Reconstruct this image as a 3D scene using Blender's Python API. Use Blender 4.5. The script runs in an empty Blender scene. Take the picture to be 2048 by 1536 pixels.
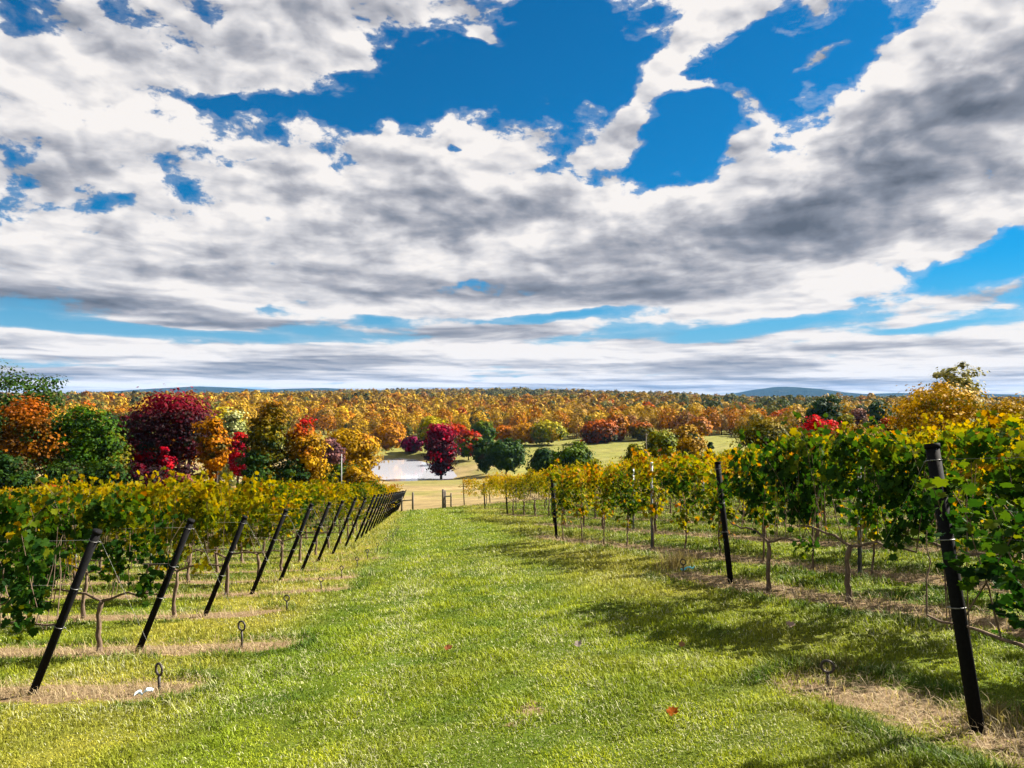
import bpy, math, random
import numpy as np
from math import radians as R
scene = bpy.context.scene
# ------------------------------------------------------------------ camera, exposure
FPX = 1537.0                      # focal length in pixels of the 2048 px wide photograph
cam_data = bpy.data.cameras.new("camera")
cam = bpy.data.objects.new("camera", cam_data)
scene.collection.objects.link(cam)
cam_data.sensor_width = 36.0
cam_data.lens = 36.0 * FPX / 2048.0
cam_data.clip_start = 0.05
cam_data.clip_end = 30000.0
cam.location = (0, 0, 0)
cam.rotation_euler = (R(90 + 0.82), 0, 0)
scene.camera = cam
vs = scene.view_settings
vs.view_transform = 'Standard'
vs.look = 'None'
EXPOSURE = 2.15                   # the photograph is exposed for the vines and turf
vs.exposure = EXPOSURE
vs.gamma = 1.0
vs.use_curve_mapping = False
scene.render.engine = 'CYCLES'
cy = scene.cycles
cy.use_adaptive_sampling = True
cy.adaptive_threshold = 0.015
cy.max_bounces = 6
cy.diffuse_bounces = 3
cy.glossy_bounces = 2
cy.transmission_bounces = 4
cy.transparent_max_bounces = 4
cy.volume_bounces = 0
cy.use_denoising = True
try:
    cy.denoiser = 'OPENIMAGEDENOISE'
except Exception:
    pass

# ------------------------------------------------------------------ sun
SUN_AZ, SUN_EL = 68.0, 37.0       # degrees right of the view axis, degrees above the horizon
sun_data = bpy.data.lights.new("sun", 'SUN')
sun_data.energy = 5.0
sun_data.angle = R(0.5)
sun_data.color = (1.0, 0.92, 0.79)
sun = bpy.data.objects.new("sun", sun_data)
scene.collection.objects.link(sun)
sun.rotation_euler = (R(90 - SUN_EL), 0, R(180 - SUN_AZ))


# ------------------------------------------------------------------ node helper
class NT:
    """Small helper that adds nodes and links sockets or constants into them."""
    def __init__(self, tree):
        self.t = tree

    def _set(self, node, idx, v):
        if isinstance(v, bpy.types.NodeSocket):
            self.t.links.new(v, node.inputs[idx])
        elif v is not None:
            node.inputs[idx].default_value = v

    def node(self, typ, ins=None, **kw):
        n = self.t.nodes.new(typ)
        for k, v in kw.items():
            setattr(n, k, v)
        for k, v in (ins or {}).items():
            self._set(n, k, v)
        return n

    def m(self, op, a, b=None, c=None, clamp=False):
        n = self.t.nodes.new('ShaderNodeMath')
        n.operation = op
        n.use_clamp = clamp
        self._set(n, 0, a)
        if b is not None:
            self._set(n, 1, b)
        if c is not None:
            self._set(n, 2, c)
        return n.outputs[0]

    def add(self, a, b): return self.m('ADD', a, b)
    def sub(self, a, b): return self.m('SUBTRACT', a, b)
    def mul(self, a, b): return self.m('MULTIPLY', a, b)
    def div(self, a, b): return self.m('DIVIDE', a, b)
    def mad(self, a, b, c): return self.m('MULTIPLY_ADD', a, b, c)

    def v(self, op, a, b=None, out=0):
        n = self.t.nodes.new('ShaderNodeVectorMath')
        n.operation = op
        self._set(n, 0, a)
        if b is not None:
            self._set(n, 1, b)
        return n.outputs[out]

    def vscale(self, a, s):
        n = self.t.nodes.new('ShaderNodeVectorMath')
        n.operation = 'SCALE'
        self._set(n, 0, a)
        self._set(n, 3, s)
        return n.outputs[0]

    def xyz(self, x, y, z):
        return self.node('ShaderNodeCombineXYZ', {0: x, 1: y, 2: z}).outputs[0]

    def sep(self, v):
        return self.node('ShaderNodeSeparateXYZ', {0: v}).outputs

    def noise(self, vec, scale, detail=4.0, rough=0.5, dist=0.0, lac=2.0, out=0, typ='FBM', dims='3D'):
        n = self.t.nodes.new('ShaderNodeTexNoise')
        n.noise_dimensions = dims
        n.noise_type = typ
        self._set(n, 'Vector', vec)
        n.inputs['Scale'].default_value = scale
        n.inputs['Detail'].default_value = detail
        n.inputs['Roughness'].default_value = rough
        n.inputs['Lacunarity'].default_value = lac
        n.inputs['Distortion'].default_value = dist
        return n.outputs[out]

    def ss(self, x, lo, hi, a=0.0, b=1.0, kind='SMOOTHSTEP'):
        n = self.t.nodes.new('ShaderNodeMapRange')
        n.interpolation_type = kind
        self._set(n, 0, x)
        self._set(n, 1, lo); self._set(n, 2, hi); self._set(n, 3, a); self._set(n, 4, b)
        return n.outputs[0]

    def mix(self, f, a, b, blend='MIX'):
        n = self.t.nodes.new('ShaderNodeMix')
        n.data_type = 'RGBA'
        n.blend_type = blend
        self._set(n, 0, f)
        for i, v in ((6, a), (7, b)):
            if isinstance(v, tuple) and len(v) == 3:
                v = (*v, 1.0)
            self._set(n, i, v)
        return n.outputs[2]

    def ramp(self, f, stops, interp='LINEAR'):
        n = self.t.nodes.new('ShaderNodeValToRGB')
        n.color_ramp.interpolation = interp
        el = n.color_ramp.elements
        while len(el) < len(stops):
            el.new(0.5)
        for e, (p, c) in zip(el, stops):
            e.position = p
            e.color = (*c, 1.0)
        self._set(n, 0, f)
        return n.outputs[0]


# ------------------------------------------------------------------ world: Nishita sky under drifting stratocumulus
world = bpy.data.worlds.new("World")
scene.world = world
world.use_nodes = True
wt = world.node_tree
wt.nodes.clear()
W = NT(wt)
sky = W.node('ShaderNodeTexSky', sky_type='NISHITA')
sky.sun_disc = False
sky.sun_elevation = R(SUN_EL)
sky.sun_rotation = R(SUN_AZ)
sky.air_density = 1.0
sky.dust_density = 0.3
sky.ozone_density = 2.0
gen = W.node('ShaderNodeTexCoord').outputs['Generated']
gx, gy, gz = W.sep(gen)
dz = W.m('MAXIMUM', gz, 0.0)
hyp = W.m('SQRT', W.add(W.mul(gx, gx), W.mul(gy, gy)))
hypm = W.m('MAXIMUM', hyp, 0.02)
elev = W.div(dz, hypm)                                   # tan of the elevation
azim = W.m('ARCTAN2', gx, gy)                            # radians right of the view axis
# angular coordinates: spread for the upright puffs of the nearer clouds
Q = W.xyz(W.mul(azim, 1.0), W.mul(elev, 1.5), 0.37)
warpA = W.v('SUBTRACT', W.noise(Q, 7.0, 4.0, 0.55, out=1), (0.5, 0.5, 0.5))
lowfade = W.ss(elev, 0.03, 0.22)                         # puffs flatten out to streaks towards the horizon
wa = W.v('MULTIPLY', warpA, W.xyz(W.mul(lowfade, 0.10), W.mul(lowfade, 0.09), 0.0))
A = W.v('ADD', W.xyz(azim, elev, 0.0), wa)


def px(x, y):
    """Direction (azimuth, tan elevation) of a photograph pixel."""
    az = math.atan2(x - 1024.0, FPX)
    return az, (790.0 - y) / FPX * math.cos(az)


def blobs(vec, items):
    total = None
    base = vec
    for k, (x, y, rx, ry, rot, amp) in enumerate(items):
        if k % 4 == 3:      # makes the shader evaluate the list in order, which keeps its memory small
            vec = W.v('ADD', base, W.xyz(0.0, 0.0, W.mul(total, 1e-7)))
        a0, e0 = px(x, y)
        mp = W.node('ShaderNodeMapping', {0: vec}, vector_type='TEXTURE')
        mp.inputs[1].default_value = (a0, e0, 0)
        mp.inputs[2].default_value = (0, 0, R(rot))
        mp.inputs[3].default_value = (rx / FPX, ry / FPX, 1)
        r2 = W.v('DOT_PRODUCT', mp.outputs[0], mp.outputs[0], out=1)
        g = W.m('POWER', 2.718, W.mul(r2, -1.0))
        total = W.mul(g, amp) if total is None else W.mad(g, amp, total)
    return total


# where the sky is open (negative) and where the bank is thick (positive); x, y, rx, ry, turn, amount
COVER = [
    (1010, 150, 240, 110, -8, -1.5), (760, 180, 190, 55, 28, -1.1), (560, 215, 190, 26, 5, -0.8), (400, 205, 130, 24, 14, -0.55),
    (1170, 190, 120, 90, 0, -0.8), (1340, 300, 85, 80, 0, -1.15), (1420, 250, 120, 60, 0, -1.2), (1220, 130, 110, 70, 0, -0.9), (1540, 60, 60, 60, 0, -0.4), (1570, 110, 150, 90, 20, -1.2),
    (1750, 50, 120, 40, 20, -1.0), (1120, 50, 100, 100, 0, -1.7), (1255, 120, 100, 70, 20, -1.5), (1300, 10, 60, 30, 0, -0.5), (1420, 120, 110, 45, 20, -0.7), (1230, 330, 60, 40, 0, -0.5), (1480, 180, 160, 60, 0, -0.7),
    (205, 410, 75, 36, -10, -0.85), (455, 338, 42, 26, 0, -0.55), (925, 287, 22, 14, 0, -0.6), (272, 30, 60, 40, -20, -0.7),
    (418, 36, 22, 30, 0, -0.6), (25, 25, 60, 45, 0, -1.0), (1120, 360, 60, 26, 0, -0.45),
    (1290, 45, 70, 40, 0, 0.65), (1490, 40, 60, 34, 60, 0.65), (1385, 80, 50, 26, 60, 0.45), (1625, 20, 50, 40, -40, 0.5), (930, 40, 60, 40, -40, 0.9), (990, 95, 60, 18, -35, 1.0),
    (1320, 160, 85, 40, 40, 1.6), (1245, 235, 90, 48, 50, 1.3), (1430, 185, 95, 24, -25, 1.75), (1640, 108, 52, 20, 30, 1.6), (1130, 250, 70, 36, 0, 0.7), (1480, 275, 62, 34, 30, 1.5), (1100, 210, 22, 14, 0, 1.2), (830, 80, 26, 12, 10, 0.9), (1700, 60, 40, 14, 20, 0.8),
    (1470, 270, 50, 26, 0, 0.7), (1180, 207, 26, 18, 0, 1.5),
    (1800, 250, 330, 120, 28, 0.85), (1900, 170, 200, 100, 35, 0.8), (900, 300, 220, 90, 0, 0.6), (250, 110, 330, 90, 5, 0.5),
    (650, 40, 190, 60, 15, 0.8), (1000, 500, 700, 90, 0, 0.75), (1500, 420, 260, 70, 0, 0.5), (400, 560, 420, 36, -4, 0.5),
    # the thin bright gaps low over the hills
    (120, 650, 190, 13, -4, -1.15), (400, 668, 170, 9, -3, -0.8), (740, 642, 60, 11, 0, -0.8), (620, 662, 60, 8, 0, -0.6), (1090, 632, 190, 13, 3, -1.2),
    (1480, 660, 120, 13, 8, -1.2), (1990, 515, 130, 32, 14, -1.5), (1830, 660, 80, 7, 5, -0.6), (640, 735, 50, 9, 0, -0.6),
]
cover = blobs(A, COVER)
# bank coordinates: log elevation keeps each bank's height in proportion as it shrinks towards the hills
lev = W.m('LOGARITHM', W.add(elev, 0.035), 2.7182818)
widen = W.m('POWER', W.add(elev, 0.12), -0.25)
V = W.xyz(W.mul(W.mul(azim, widen), 3.7), W.mul(lev, 3.1), 1.7)
warpV = W.v('SUBTRACT', W.noise(V, 1.3, 3.0, 0.5, out=1), (0.5, 0.5, 0.5))
Vw = W.v('ADD', V, W.v('MULTIPLY', warpV, (0.5, 0.30, 0.0)))
nP = W.noise(Vw, 1.0, 8.0, 0.56)
Qw = W.v('ADD', Q, W.vscale(warpA, 0.05))
nQ = W.noise(Qw, 6.5, 8.0, 0.58)
nF = W.noise(Qw, 21.0, 6.0, 0.60)


def billow(vec, scale, smooth=0.35, det=1.0):
    n = W.node('ShaderNodeTexVoronoi', {0: vec}, feature='SMOOTH_F1', voronoi_dimensions='2D')
    n.inputs['Scale'].default_value = scale
    n.inputs['Smoothness'].default_value = smooth
    n.inputs['Detail'].default_value = det
    n.inputs['Roughness'].default_value = 0.55
    n.inputs['Lacunarity'].default_value = 2.3
    n.normalize = True
    return W.m('SUBTRACT', 1.0, n.outputs['Distance'])


Qb = W.v('ADD', Q, W.vscale(warpA, 0.10))
bil = billow(Qb, 14.0, 0.4, 1.0)
bil_s = billow(W.v('ADD', Qb, (0.008, 0.024, 0.0)), 14.0, 0.4, 1.0)
relB = W.mul(W.sub(bil, bil_s), lowfade)
puffw = W.mul(lowfade, 0.60)
nmix = W.add(W.mul(nP, W.sub(1.0, puffw)), W.mul(nQ, puffw))
fine = W.mul(W.add(W.mul(W.sub(nF, 0.5), 3.1), W.mul(W.sub(bil, 0.62), 1.0)), lowfade)
dens = W.add(W.add(W.mul(W.sub(nmix, 0.5), 3.3), fine), W.add(cover, W.ss(elev, 0.02, 0.10, 0.68, 0.36)))
alpha = W.ss(dens, -0.03, 0.34)
wisp = W.mul(W.ss(dens, -0.30, 0.12), 0.20)
alpha = W.m('MAXIMUM', alpha, wisp)

# relief: the side of each puff that looks at the sun is brighter
def relief(vec, offv, scale, det, rough):
    return W.sub(W.noise(vec, scale, det, rough), W.noise(W.v('ADD', vec, offv), scale, det, rough))
relQ = W.mul(relief(Qw, (0.022, 0.050, 0.0), 7.5, 3.0, 0.5), lowfade)
relF = W.mul(relief(Qw, (0.008, 0.018, 0.0), 21.0, 4.0, 0.55), lowfade)
relP = relief(Vw, (0.06, 0.24, 0.0), 1.0, 5.0, 0.52)
relV = relief(Vw, (0.03, 0.10, 0.0), 2.6, 4.0, 0.55)

SHADE = [   # thick, grey undersides (positive) and sunlit shoulders (negative)
    (1850, 330, 260, 95, 22, 0.75), (1960, 200, 170, 90, 40, 0.6), (1650, 420, 260, 40, 8, 0.55), (1300, 470, 330, 45, 8, 0.45),
    (1050, 575, 330, 30, 0, 0.62), (560, 560, 260, 26, 4, 0.45), (160, 600, 180, 26, -4, 0.45), (300, 610, 260, 18, -6, 0.35), (780, 390, 150, 50, 0, 0.42),
    (600, 20, 260, 40, 8, 0.45), (120, 290, 100, 28, 12, 0.40), (900, 430, 120, 40, 0, 0.3), (1950, 605, 170, 16, 6, 0.5), (1420, 625, 110, 9, 0, 0.35),
    (1500, 520, 300, 36, 8, 0.35), (60, 540, 90, 40, 0, 0.22),
    (870, 240, 190, 70, 0, -0.40), (400, 270, 250, 50, 5, -0.25), (1700, 170, 200, 40, 33, -0.45), (1590, 270, 70, 60, 30, -0.5), (1300, 400, 140, 34, 0, -0.35),
    (1700, 545, 220, 34, 15, -0.40), (1900, 480, 160, 22, 14, -0.4), (480, 140, 240, 40, 0, -0.15), (250, 660, 300, 20, 0, -0.1),
]
shade = blobs(A, SHADE)
thick = W.ss(dens, 0.15, 1.75)
nS = W.noise(W.v('ADD', Vw, (4.3, 1.7, 0.0)), 0.8, 3.0, 0.5)
dark = W.add(W.mad(thick, 0.36, 0.0), W.add(W.mul(shade, 0.85), W.mul(W.sub(nS, 0.5), 0.5)))
dark = W.sub(dark, W.add(W.add(W.mul(relF, 1.1), W.mul(relB, 1.7)), W.add(W.mul(relQ, 1.7), W.add(W.mul(relP, 2.5), W.mul(relV, 1.7)))))
bar = W.noise(W.v('MULTIPLY', Vw, (0.55, 1.25, 1.0)), 1.35, 3.0, 0.5)
dark = W.add(dark, W.mul(W.mul(W.sub(bar, 0.49), W.ss(elev, 0.24, 0.07)), 4.6))
cloud_col = W.ramp(W.ss(dark, -0.28, 1.85, kind='LINEAR'), [
    (0.0, (0.95, 0.91, 0.88)), (0.20, (0.70, 0.69, 0.71)), (0.41, (0.45, 0.455, 0.50)), (0.62, (0.27, 0.295, 0.355)), (1.0, (0.12, 0.145, 0.19))])
SKY_STRENGTH = 0.10
cloud_rad = W.vscale(cloud_col, 1.0 / SKY_STRENGTH / 2 ** EXPOSURE)
# clear air: the Nishita colour, deepened the way the photograph's processing does
blue = W.mix(1.0, sky.outputs[0], tuple(q / 2 ** EXPOSURE for q in (0.03, 0.62, 1.0)), 'MULTIPLY')
pale = tuple(q / SKY_STRENGTH / 2 ** EXPOSURE for q in (0.30, 0.56, 0.78))
blue = W.mix(W.ss(elev, 0.17, 0.0, 0.0, 0.85), blue, pale)      # thicker, paler air low down
total = W.mix(alpha, blue, cloud_rad)
bg = W.node('ShaderNodeBackground', {0: total, 1: SKY_STRENGTH})
wo = W.node('ShaderNodeOutputWorld')
wt.links.new(bg.outputs[0], wo.inputs[0])
try:
    world.cycles.sampling_method = 'MANUAL'
    world.cycles.sample_map_resolution = 512
except Exception:
    pass
# ------------------------------------------------------------------ numpy mesh helpers
rng = np.random.default_rng(7)


def link(o, parent=None):
    scene.collection.objects.link(o)
    if parent is not None:
        o.parent = parent
    return o


def tag(o, label=None, cat=None, group=None, kind=None):
    if label:
        o["label"] = label
    if cat:
        o["category"] = cat
    if group:
        o["group"] = group
    if kind:
        o["kind"] = kind
    return o


def mesh_np(name, verts, polys, attrs=None, smooth=False):
    """verts (n,3); polys: list of integer arrays (m,k), each an array of k-gons; attrs: {name: (n,) or (n,3)}."""
    me = bpy.data.meshes.new(name)
    verts = np.asarray(verts, np.float32)
    polys = [np.asarray(p, np.int32) for p in polys if len(p)]
    me.vertices.add(len(verts))
    me.vertices.foreach_set("co", verts.ravel())
    loops = np.concatenate([p.ravel() for p in polys])
    totals = np.concatenate([np.full(len(p), p.shape[1], np.int32) for p in polys])
    starts = np.concatenate([[0], np.cumsum(totals)[:-1]]).astype(np.int32)
    me.loops.add(len(loops))
    me.loops.foreach_set("vertex_index", loops)
    me.polygons.add(len(totals))
    me.polygons.foreach_set("loop_start", starts)
    me.polygons.foreach_set("loop_total", totals)
    if smooth:
        me.polygons.foreach_set("use_smooth", np.ones(len(totals), bool))
    for k, a in (attrs or {}).items():
        a = np.asarray(a, np.float32)
        if a.ndim == 1:
            me.attributes.new(k, 'FLOAT', 'POINT').data.foreach_set("value", a)
        else:
            c = np.ones((len(a), 4), np.float32)
            c[:, :3] = a
            me.attributes.new(k, 'FLOAT_COLOR', 'POINT').data.foreach_set("color", c.ravel())
    me.update(calc_edges=True)
    return me


class MB:
    """Collects tubes and boxes, then builds them as ONE mesh."""
    def __init__(self):
        self.v, self.q, self.n = [], [], 0

    def tube(self, pts, rad, sides=7, cap=True):
        pts = np.asarray(pts, float)
        rad = np.broadcast_to(np.asarray(rad, float), (len(pts),))
        ang = np.arange(sides) * 2 * np.pi / sides
        tan = np.gradient(pts, axis=0)
        tan /= np.linalg.norm(tan, axis=1, keepdims=True) + 1e-9
        ref = np.array([0, 0, 1.0]) if abs(tan[0][2]) < 0.9 else np.array([1.0, 0, 0])
        for i in range(len(pts)):
            a = np.cross(tan[i], ref)
            a /= np.linalg.norm(a) + 1e-9
            b = np.cross(tan[i], a)
            self.v.append(pts[i] + rad[i] * (np.cos(ang)[:, None] * a + np.sin(ang)[:, None] * b))
        k = np.arange(sides)
        for i in range(len(pts) - 1):
            o = self.n + i * sides
            self.q.append(np.stack([o + k, o + (k + 1) % sides, o + sides + (k + 1) % sides, o + sides + k], 1))
        self.n += len(pts) * sides
        if cap:
            for e, t in ((0, 1), (len(pts) - 1, -1)):
                self.v.append(pts[e][None])
                o = self.n - len(pts) * sides - (0 if e == 0 else 1) + e * sides
                self.q.append(np.stack([np.full(sides, self.n), o + (k + 1) % sides if t == 1 else o + k,
                                        o + k if t == 1 else o + (k + 1) % sides], 1))
                self.n += 1
        return self

    def ring(self, c, R0, r, axis=(0, 1, 0), n=18, sides=7, arc=2 * math.pi):
        """A torus (eye, clip) about an axis."""
        ax = np.asarray(axis, float)
        ax /= np.linalg.norm(ax)
        u = np.cross(ax, [0, 0, 1.0] if abs(ax[2]) < 0.9 else [1.0, 0, 0])
        u /= np.linalg.norm(u)
        w = np.cross(ax, u)
        t = np.linspace(0, arc, n)
        return self.tube(np.asarray(c) + R0 * (np.cos(t)[:, None] * u + np.sin(t)[:, None] * w), r, sides)

    def box(self, c, s, ax=(1, 0, 0)):
        ax = np.asarray(ax, float)
        ax /= np.linalg.norm(ax)
        up = np.array([0, 0, 1.0])
        b = np.cross(up, ax)
        b /= np.linalg.norm(b) + 1e-9
        up = np.cross(ax, b)
        P8 = []
        for i in (-1, 1):
            for j in (-1, 1):
                for k in (-1, 1):
                    P8.append(np.asarray(c) + i * s[0] / 2 * ax + j * s[1] / 2 * b + k * s[2] / 2 * up)
        self.v.append(np.array(P8))
        f = np.array([[0, 1, 3, 2], [4, 6, 7, 5], [0, 4, 5, 1], [2, 3, 7, 6], [0, 2, 6, 4], [1, 5, 7, 3]])
        self.q.append(f + self.n)
        self.n += 8
        return self

    def mesh(self, name, m, smooth=True):
        q4 = [a for a in self.q if a.shape[1] == 4]
        q3 = [a for a in self.q if a.shape[1] == 3]
        me = mesh_np(name, np.concatenate(self.v), [np.concatenate(x) for x in (q4, q3) if x], smooth=smooth)
        me.materials.append(m)
        return me


def obj(name, me, parent=None, loc=None):
    o = bpy.data.objects.new(name, me)
    if loc is not None:
        o.location = loc
    return link(o, parent)


def empty(name, loc, rz=0.0, scale=1.0):
    o = bpy.data.objects.new(name, None)
    o.empty_display_size = 0.2
    o.location = loc
    o.rotation_euler = (0, 0, rz)
    o.scale = (scale, scale, scale)
    return link(o)


def copy_thing(src, loc, rz=0.0, scale=None):
    """A copy of a thing with copies of its parts and their sub-parts; the mesh data are shared."""
    r = src.copy()
    scene.collection.objects.link(r)
    r.location = loc
    r.rotation_euler = (0, 0, rz)
    if scale is not None:
        r.scale = scale if isinstance(scale, tuple) else (scale,) * 3
    for ch in list(src.children):
        c = ch.copy()
        scene.collection.objects.link(c)
        c.parent = r
        for g in ch.children:
            d = g.copy()
            scene.collection.objects.link(d)
            d.parent = c
    return r


def hash2(ix, iy, seed):
    h = (ix.astype(np.int64) * 374761393 + iy.astype(np.int64) * 668265263 + seed * 974634533) & 0xFFFFFFFF
    h = ((h ^ (h >> 13)) * 1274126177) & 0xFFFFFFFF
    return ((h ^ (h >> 16)) & 0xFFFF) / 65535.0


def vnoise(x, y, s, seed=0, octs=3):
    """Value noise, 0..1, feature size s."""
    out, amp, tot = 0.0, 1.0, 0.0
    x = np.asarray(x, float) / s
    y = np.asarray(y, float) / s
    for o in range(octs):
        ix, iy = np.floor(x), np.floor(y)
        fx, fy = x - ix, y - iy
        fx = fx * fx * (3 - 2 * fx)
        fy = fy * fy * (3 - 2 * fy)
        a, b = hash2(ix, iy, seed + o), hash2(ix + 1, iy, seed + o)
        c, d = hash2(ix, iy + 1, seed + o), hash2(ix + 1, iy + 1, seed + o)
        out = out + amp * ((a * (1 - fx) + b * fx) * (1 - fy) + (c * (1 - fx) + d * fx) * fy)
        tot += amp
        amp *= 0.5
        x, y = x * 2.03, y * 2.03
    return out / tot


def sstep(x, a, b):
    t = np.clip((x - a) / (b - a), 0, 1)
    return t * t * (3 - 2 * t)


# ------------------------------------------------------------------ terrain (eye at z = 0)
def xborder(y):
    """x of the lawn's left border, where the left rows' end posts stand."""
    return np.interp(y, [0, 8, 20, 28, 38, 67, 95], [-4.95, -5.05, -5.3, -5.7, -6.8, -9.9, -12.8])


_py = np.array([-60, 0, 62, 100, 140, 172, 182, 245, 258, 300, 350, 500, 700, 1000, 1500, 1900, 2600, 4000, 30000.])
_pz = np.array([0, -1.9, -8.9, -13.0, -16.6, -19.3, -20.3, -20.3, -19.4, -18.9, -17.6, -16.2, -14.0, -11.0, -9.0, -13.0, -30, -50, -70.])
POND = np.array([(742, 938), (752, 926), (770, 919), (800, 916), (828, 918), (852, 925), (878, 932), (905, 940), (915, 952), (898, 961), (862, 964), (838, 963.5), (800, 966), (778, 962), (752, 954)], float)
WATER_Z = -20.0


def _pond_xy():
    t = (POND[:, 1] - 790) / FPX
    y = -WATER_Z / t
    return np.stack([(POND[:, 0] - 1024) / FPX * y, y], 1)


POND_XY = _pond_xy()


def pond_dist(x, y):
    """Signed distance to the pond's outline, negative inside."""
    x = np.asarray(x, float); y = np.asarray(y, float)
    best = np.full(x.shape, 1e9)
    inside = np.zeros(x.shape, bool)
    n = len(POND_XY)
    for i in range(n):
        ax, ay = POND_XY[i]
        bx, by = POND_XY[(i + 1) % n]
        dx, dy = bx - ax, by - ay
        t = np.clip(((x - ax) * dx + (y - ay) * dy) / (dx * dx + dy * dy), 0, 1)
        best = np.minimum(best, np.hypot(x - ax - t * dx, y - ay - t * dy))
        cr = ((ay > y) != (by > y)) & (x < (bx - ax) * (y - ay) / (by - ay + 1e-12) + ax)
        inside ^= cr
    return np.where(inside, -best, best)


def Zt(x, y):
    x = np.asarray(x, float)
    y = np.asarray(y, float)
    yn = np.maximum(y, -25)
    xb = xborder(yn)
    k = 0.5
    dx = x - xb
    soft = k * np.logaddexp(0, dx / k)                       # 0 left of the border, dx right of it
    soft = np.where(soft > 40, 40 + (soft - 40) * 0.15, soft)
    left = np.clip(-dx, 0, 14)
    near = -1.836 - 0.1095 * yn + 0.085 * (xb + soft) - 0.028 * left
    near = near + 0.05 * (vnoise(x, y, 2.6, 3, 2) - 0.5) * sstep(np.abs(y), 1, 4)
    far = np.interp(y, _py, _pz)
    far = (far + np.interp(y - 12, _py, _pz) + np.interp(y + 12, _py, _pz)) / 3
    u = np.abs(x + 26) - 30
    cross = 0.052 * np.minimum(8 * np.logaddexp(0, u / 8), 70)
    far = far + cross * np.clip(1.1 - y / 900.0, 0, 1)
    far = far + 9.5 * np.exp(-((x + 75) / 400.0) ** 2) * sstep(y, 700, 1400) * (1 - sstep(y, 1900, 2600))
    far = far - 7.0 * sstep(x / np.maximum(y, 1.0), 0.08, 0.34) * sstep(y, 400, 1000)
    far = far + 11.0 * (vnoise(x, y * 1.3, 330.0, 11, 2) - 0.5) * sstep(y, 400, 900)
    far = far + 4.5 * np.exp(-((y - 620 - 0.25 * x) / 70.0) ** 2) * (0.4 + vnoise(x, y, 200.0, 12, 1))
    w = sstep(y, 58, 140)
    z = near * (1 - w) + far * w
    # the pond's basin and its low bank
    m = (y > 120) & (y < 320) & (np.abs(x + 30) < 110)
    if np.any(m):
        d = np.full(z.shape, 99.0)
        d[m] = pond_dist(x[m], y[m])
        bank = WATER_Z + 0.16 * d
        bank = np.clip(bank, WATER_Z - 1.5, 1e9)
        wb = 1 - sstep(d, 2, 26)
        z = np.where(d < 26, z * (1 - wb) + np.minimum(np.maximum(z, bank), WATER_Z + 0.16 * np.maximum(d, -9)) * wb, z)
    return z


def z1(x, y):
    return float(Zt(np.array([x]), np.array([y]))[0])


def ground_at(pxx, pyy, ymax=400):
    """The point of the ground seen at a photograph pixel."""
    s, t = (pxx - 1024) / FPX, (790 - pyy) / FPX
    ys = np.geomspace(2.5, ymax, 4000)
    hit = np.nonzero(Zt(s * ys, ys) >= t * ys)[0]
    y = ys[hit[0]] if len(hit) else ymax
    return s * y, y


# vine rows: left block and right block
DL = np.array([-0.990, 0.141])            # away from the lawn along a left row
DR = np.array([0.342, -0.940])            # away from the lawn along a right row
NR = np.array([0.940, 0.342])
left_posts = [ground_at(*p) for p in ((70, 1385), (280, 1300), (412, 1230), (505, 1187), (562, 1160), (605, 1140))]
LEFT = [np.array(p) for p in left_posts]
yy_ = LEFT[-1][1]
while yy_ < 66:
    yy_ += 2.25
    LEFT.append(np.array([float(xborder(yy_)), yy_]))
RIGHT = [np.array(ground_at(*p)) for p in ((1950, 1460), (1460, 1165), (1113, 1077))]
for n_ in (11.3, 13.7, 16.0, 18.4, 20.8, 23.2, 25.6, 28.0, 30.4, 32.8):
    sb = np.interp(n_, [9, 11.3, 13.7, 16.0, 18.4, 33], [0.058, 0.055, -0.006, -0.035, -0.062, -0.085])
    yb = min(n_ / (sb * 0.94 + 0.342), 66.0)
    xr_ = (n_ - 0.342 * yb) / 0.94
    RIGHT.append(np.array([xr_, yb]))


def strip_field(x, y):
    """Bare ground under the vine rows: 1 on the row line, 0 half a metre away (smooth)."""
    f = np.zeros_like(x)
    nl = np.array([0.141, 0.990])
    for i, p in enumerate(LEFT):
        a = (x - p[0]) * DL[0] + (y - p[1]) * DL[1]
        c = (x - p[0]) * nl[0] + (y - p[1]) * nl[1]
        end = 1.9 + 0.5 * math.sin(i * 2.3)
        k = np.exp(-(c / 0.37) ** 2) * sstep(a, -end - 0.3, -end + 0.5) * (a < 60) * max(0.45, 1.1 - 0.075 * i)
        f = np.maximum(f, k)
    for i, p in enumerate(RIGHT):
        a = (x - p[0]) * DR[0] + (y - p[1]) * DR[1]
        c = (x - p[0]) * NR[0] + (y - p[1]) * NR[1]
        k = np.exp(-(c / 0.42) ** 2) * sstep(a, -2.1, -1.2) * (a < 60) * (0.78 if i == 0 else 0.95 if i < 4 else 0.7)
        f = np.maximum(f, k)
    return f


def lawn_dry(x, y):
    """How yellow the turf is: green wheel lane down the middle, dry margins by the posts."""
    c = np.interp(y, [0, 5, 10, 25, 62], [-0.3, -0.5, -0.9, -2.2, -6.6])
    hw = np.interp(y, [0, 5, 10, 25, 62], [3.2, 2.5, 2.4, 2.1, 2.2])
    d = np.abs(x - c) - hw
    dry = np.where(x > c, np.interp(y, [4, 9, 13], [0.10, 0.25, 0.75]), 0.98) * sstep(d + np.where(x > c, 0.0, 0.35), -0.7, 1.0) * (1 - 0.80 * sstep(d, 1.5, 2.9))
    dry = dry + 0.9 * (vnoise(x, y, 1.9, 21, 3) - 0.5) + 0.18 * sstep(vnoise(x, y, 0.7, 22, 2), 0.55, 0.8)
    return np.clip(dry, 0, 1)


# ------------------------------------------------------------------ materials
MATS = {}


def new_mat(name):
    m = bpy.data.materials.new(name)
    m.use_nodes = True
    m.node_tree.nodes.clear()
    return m, NT(m.node_tree)


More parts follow.
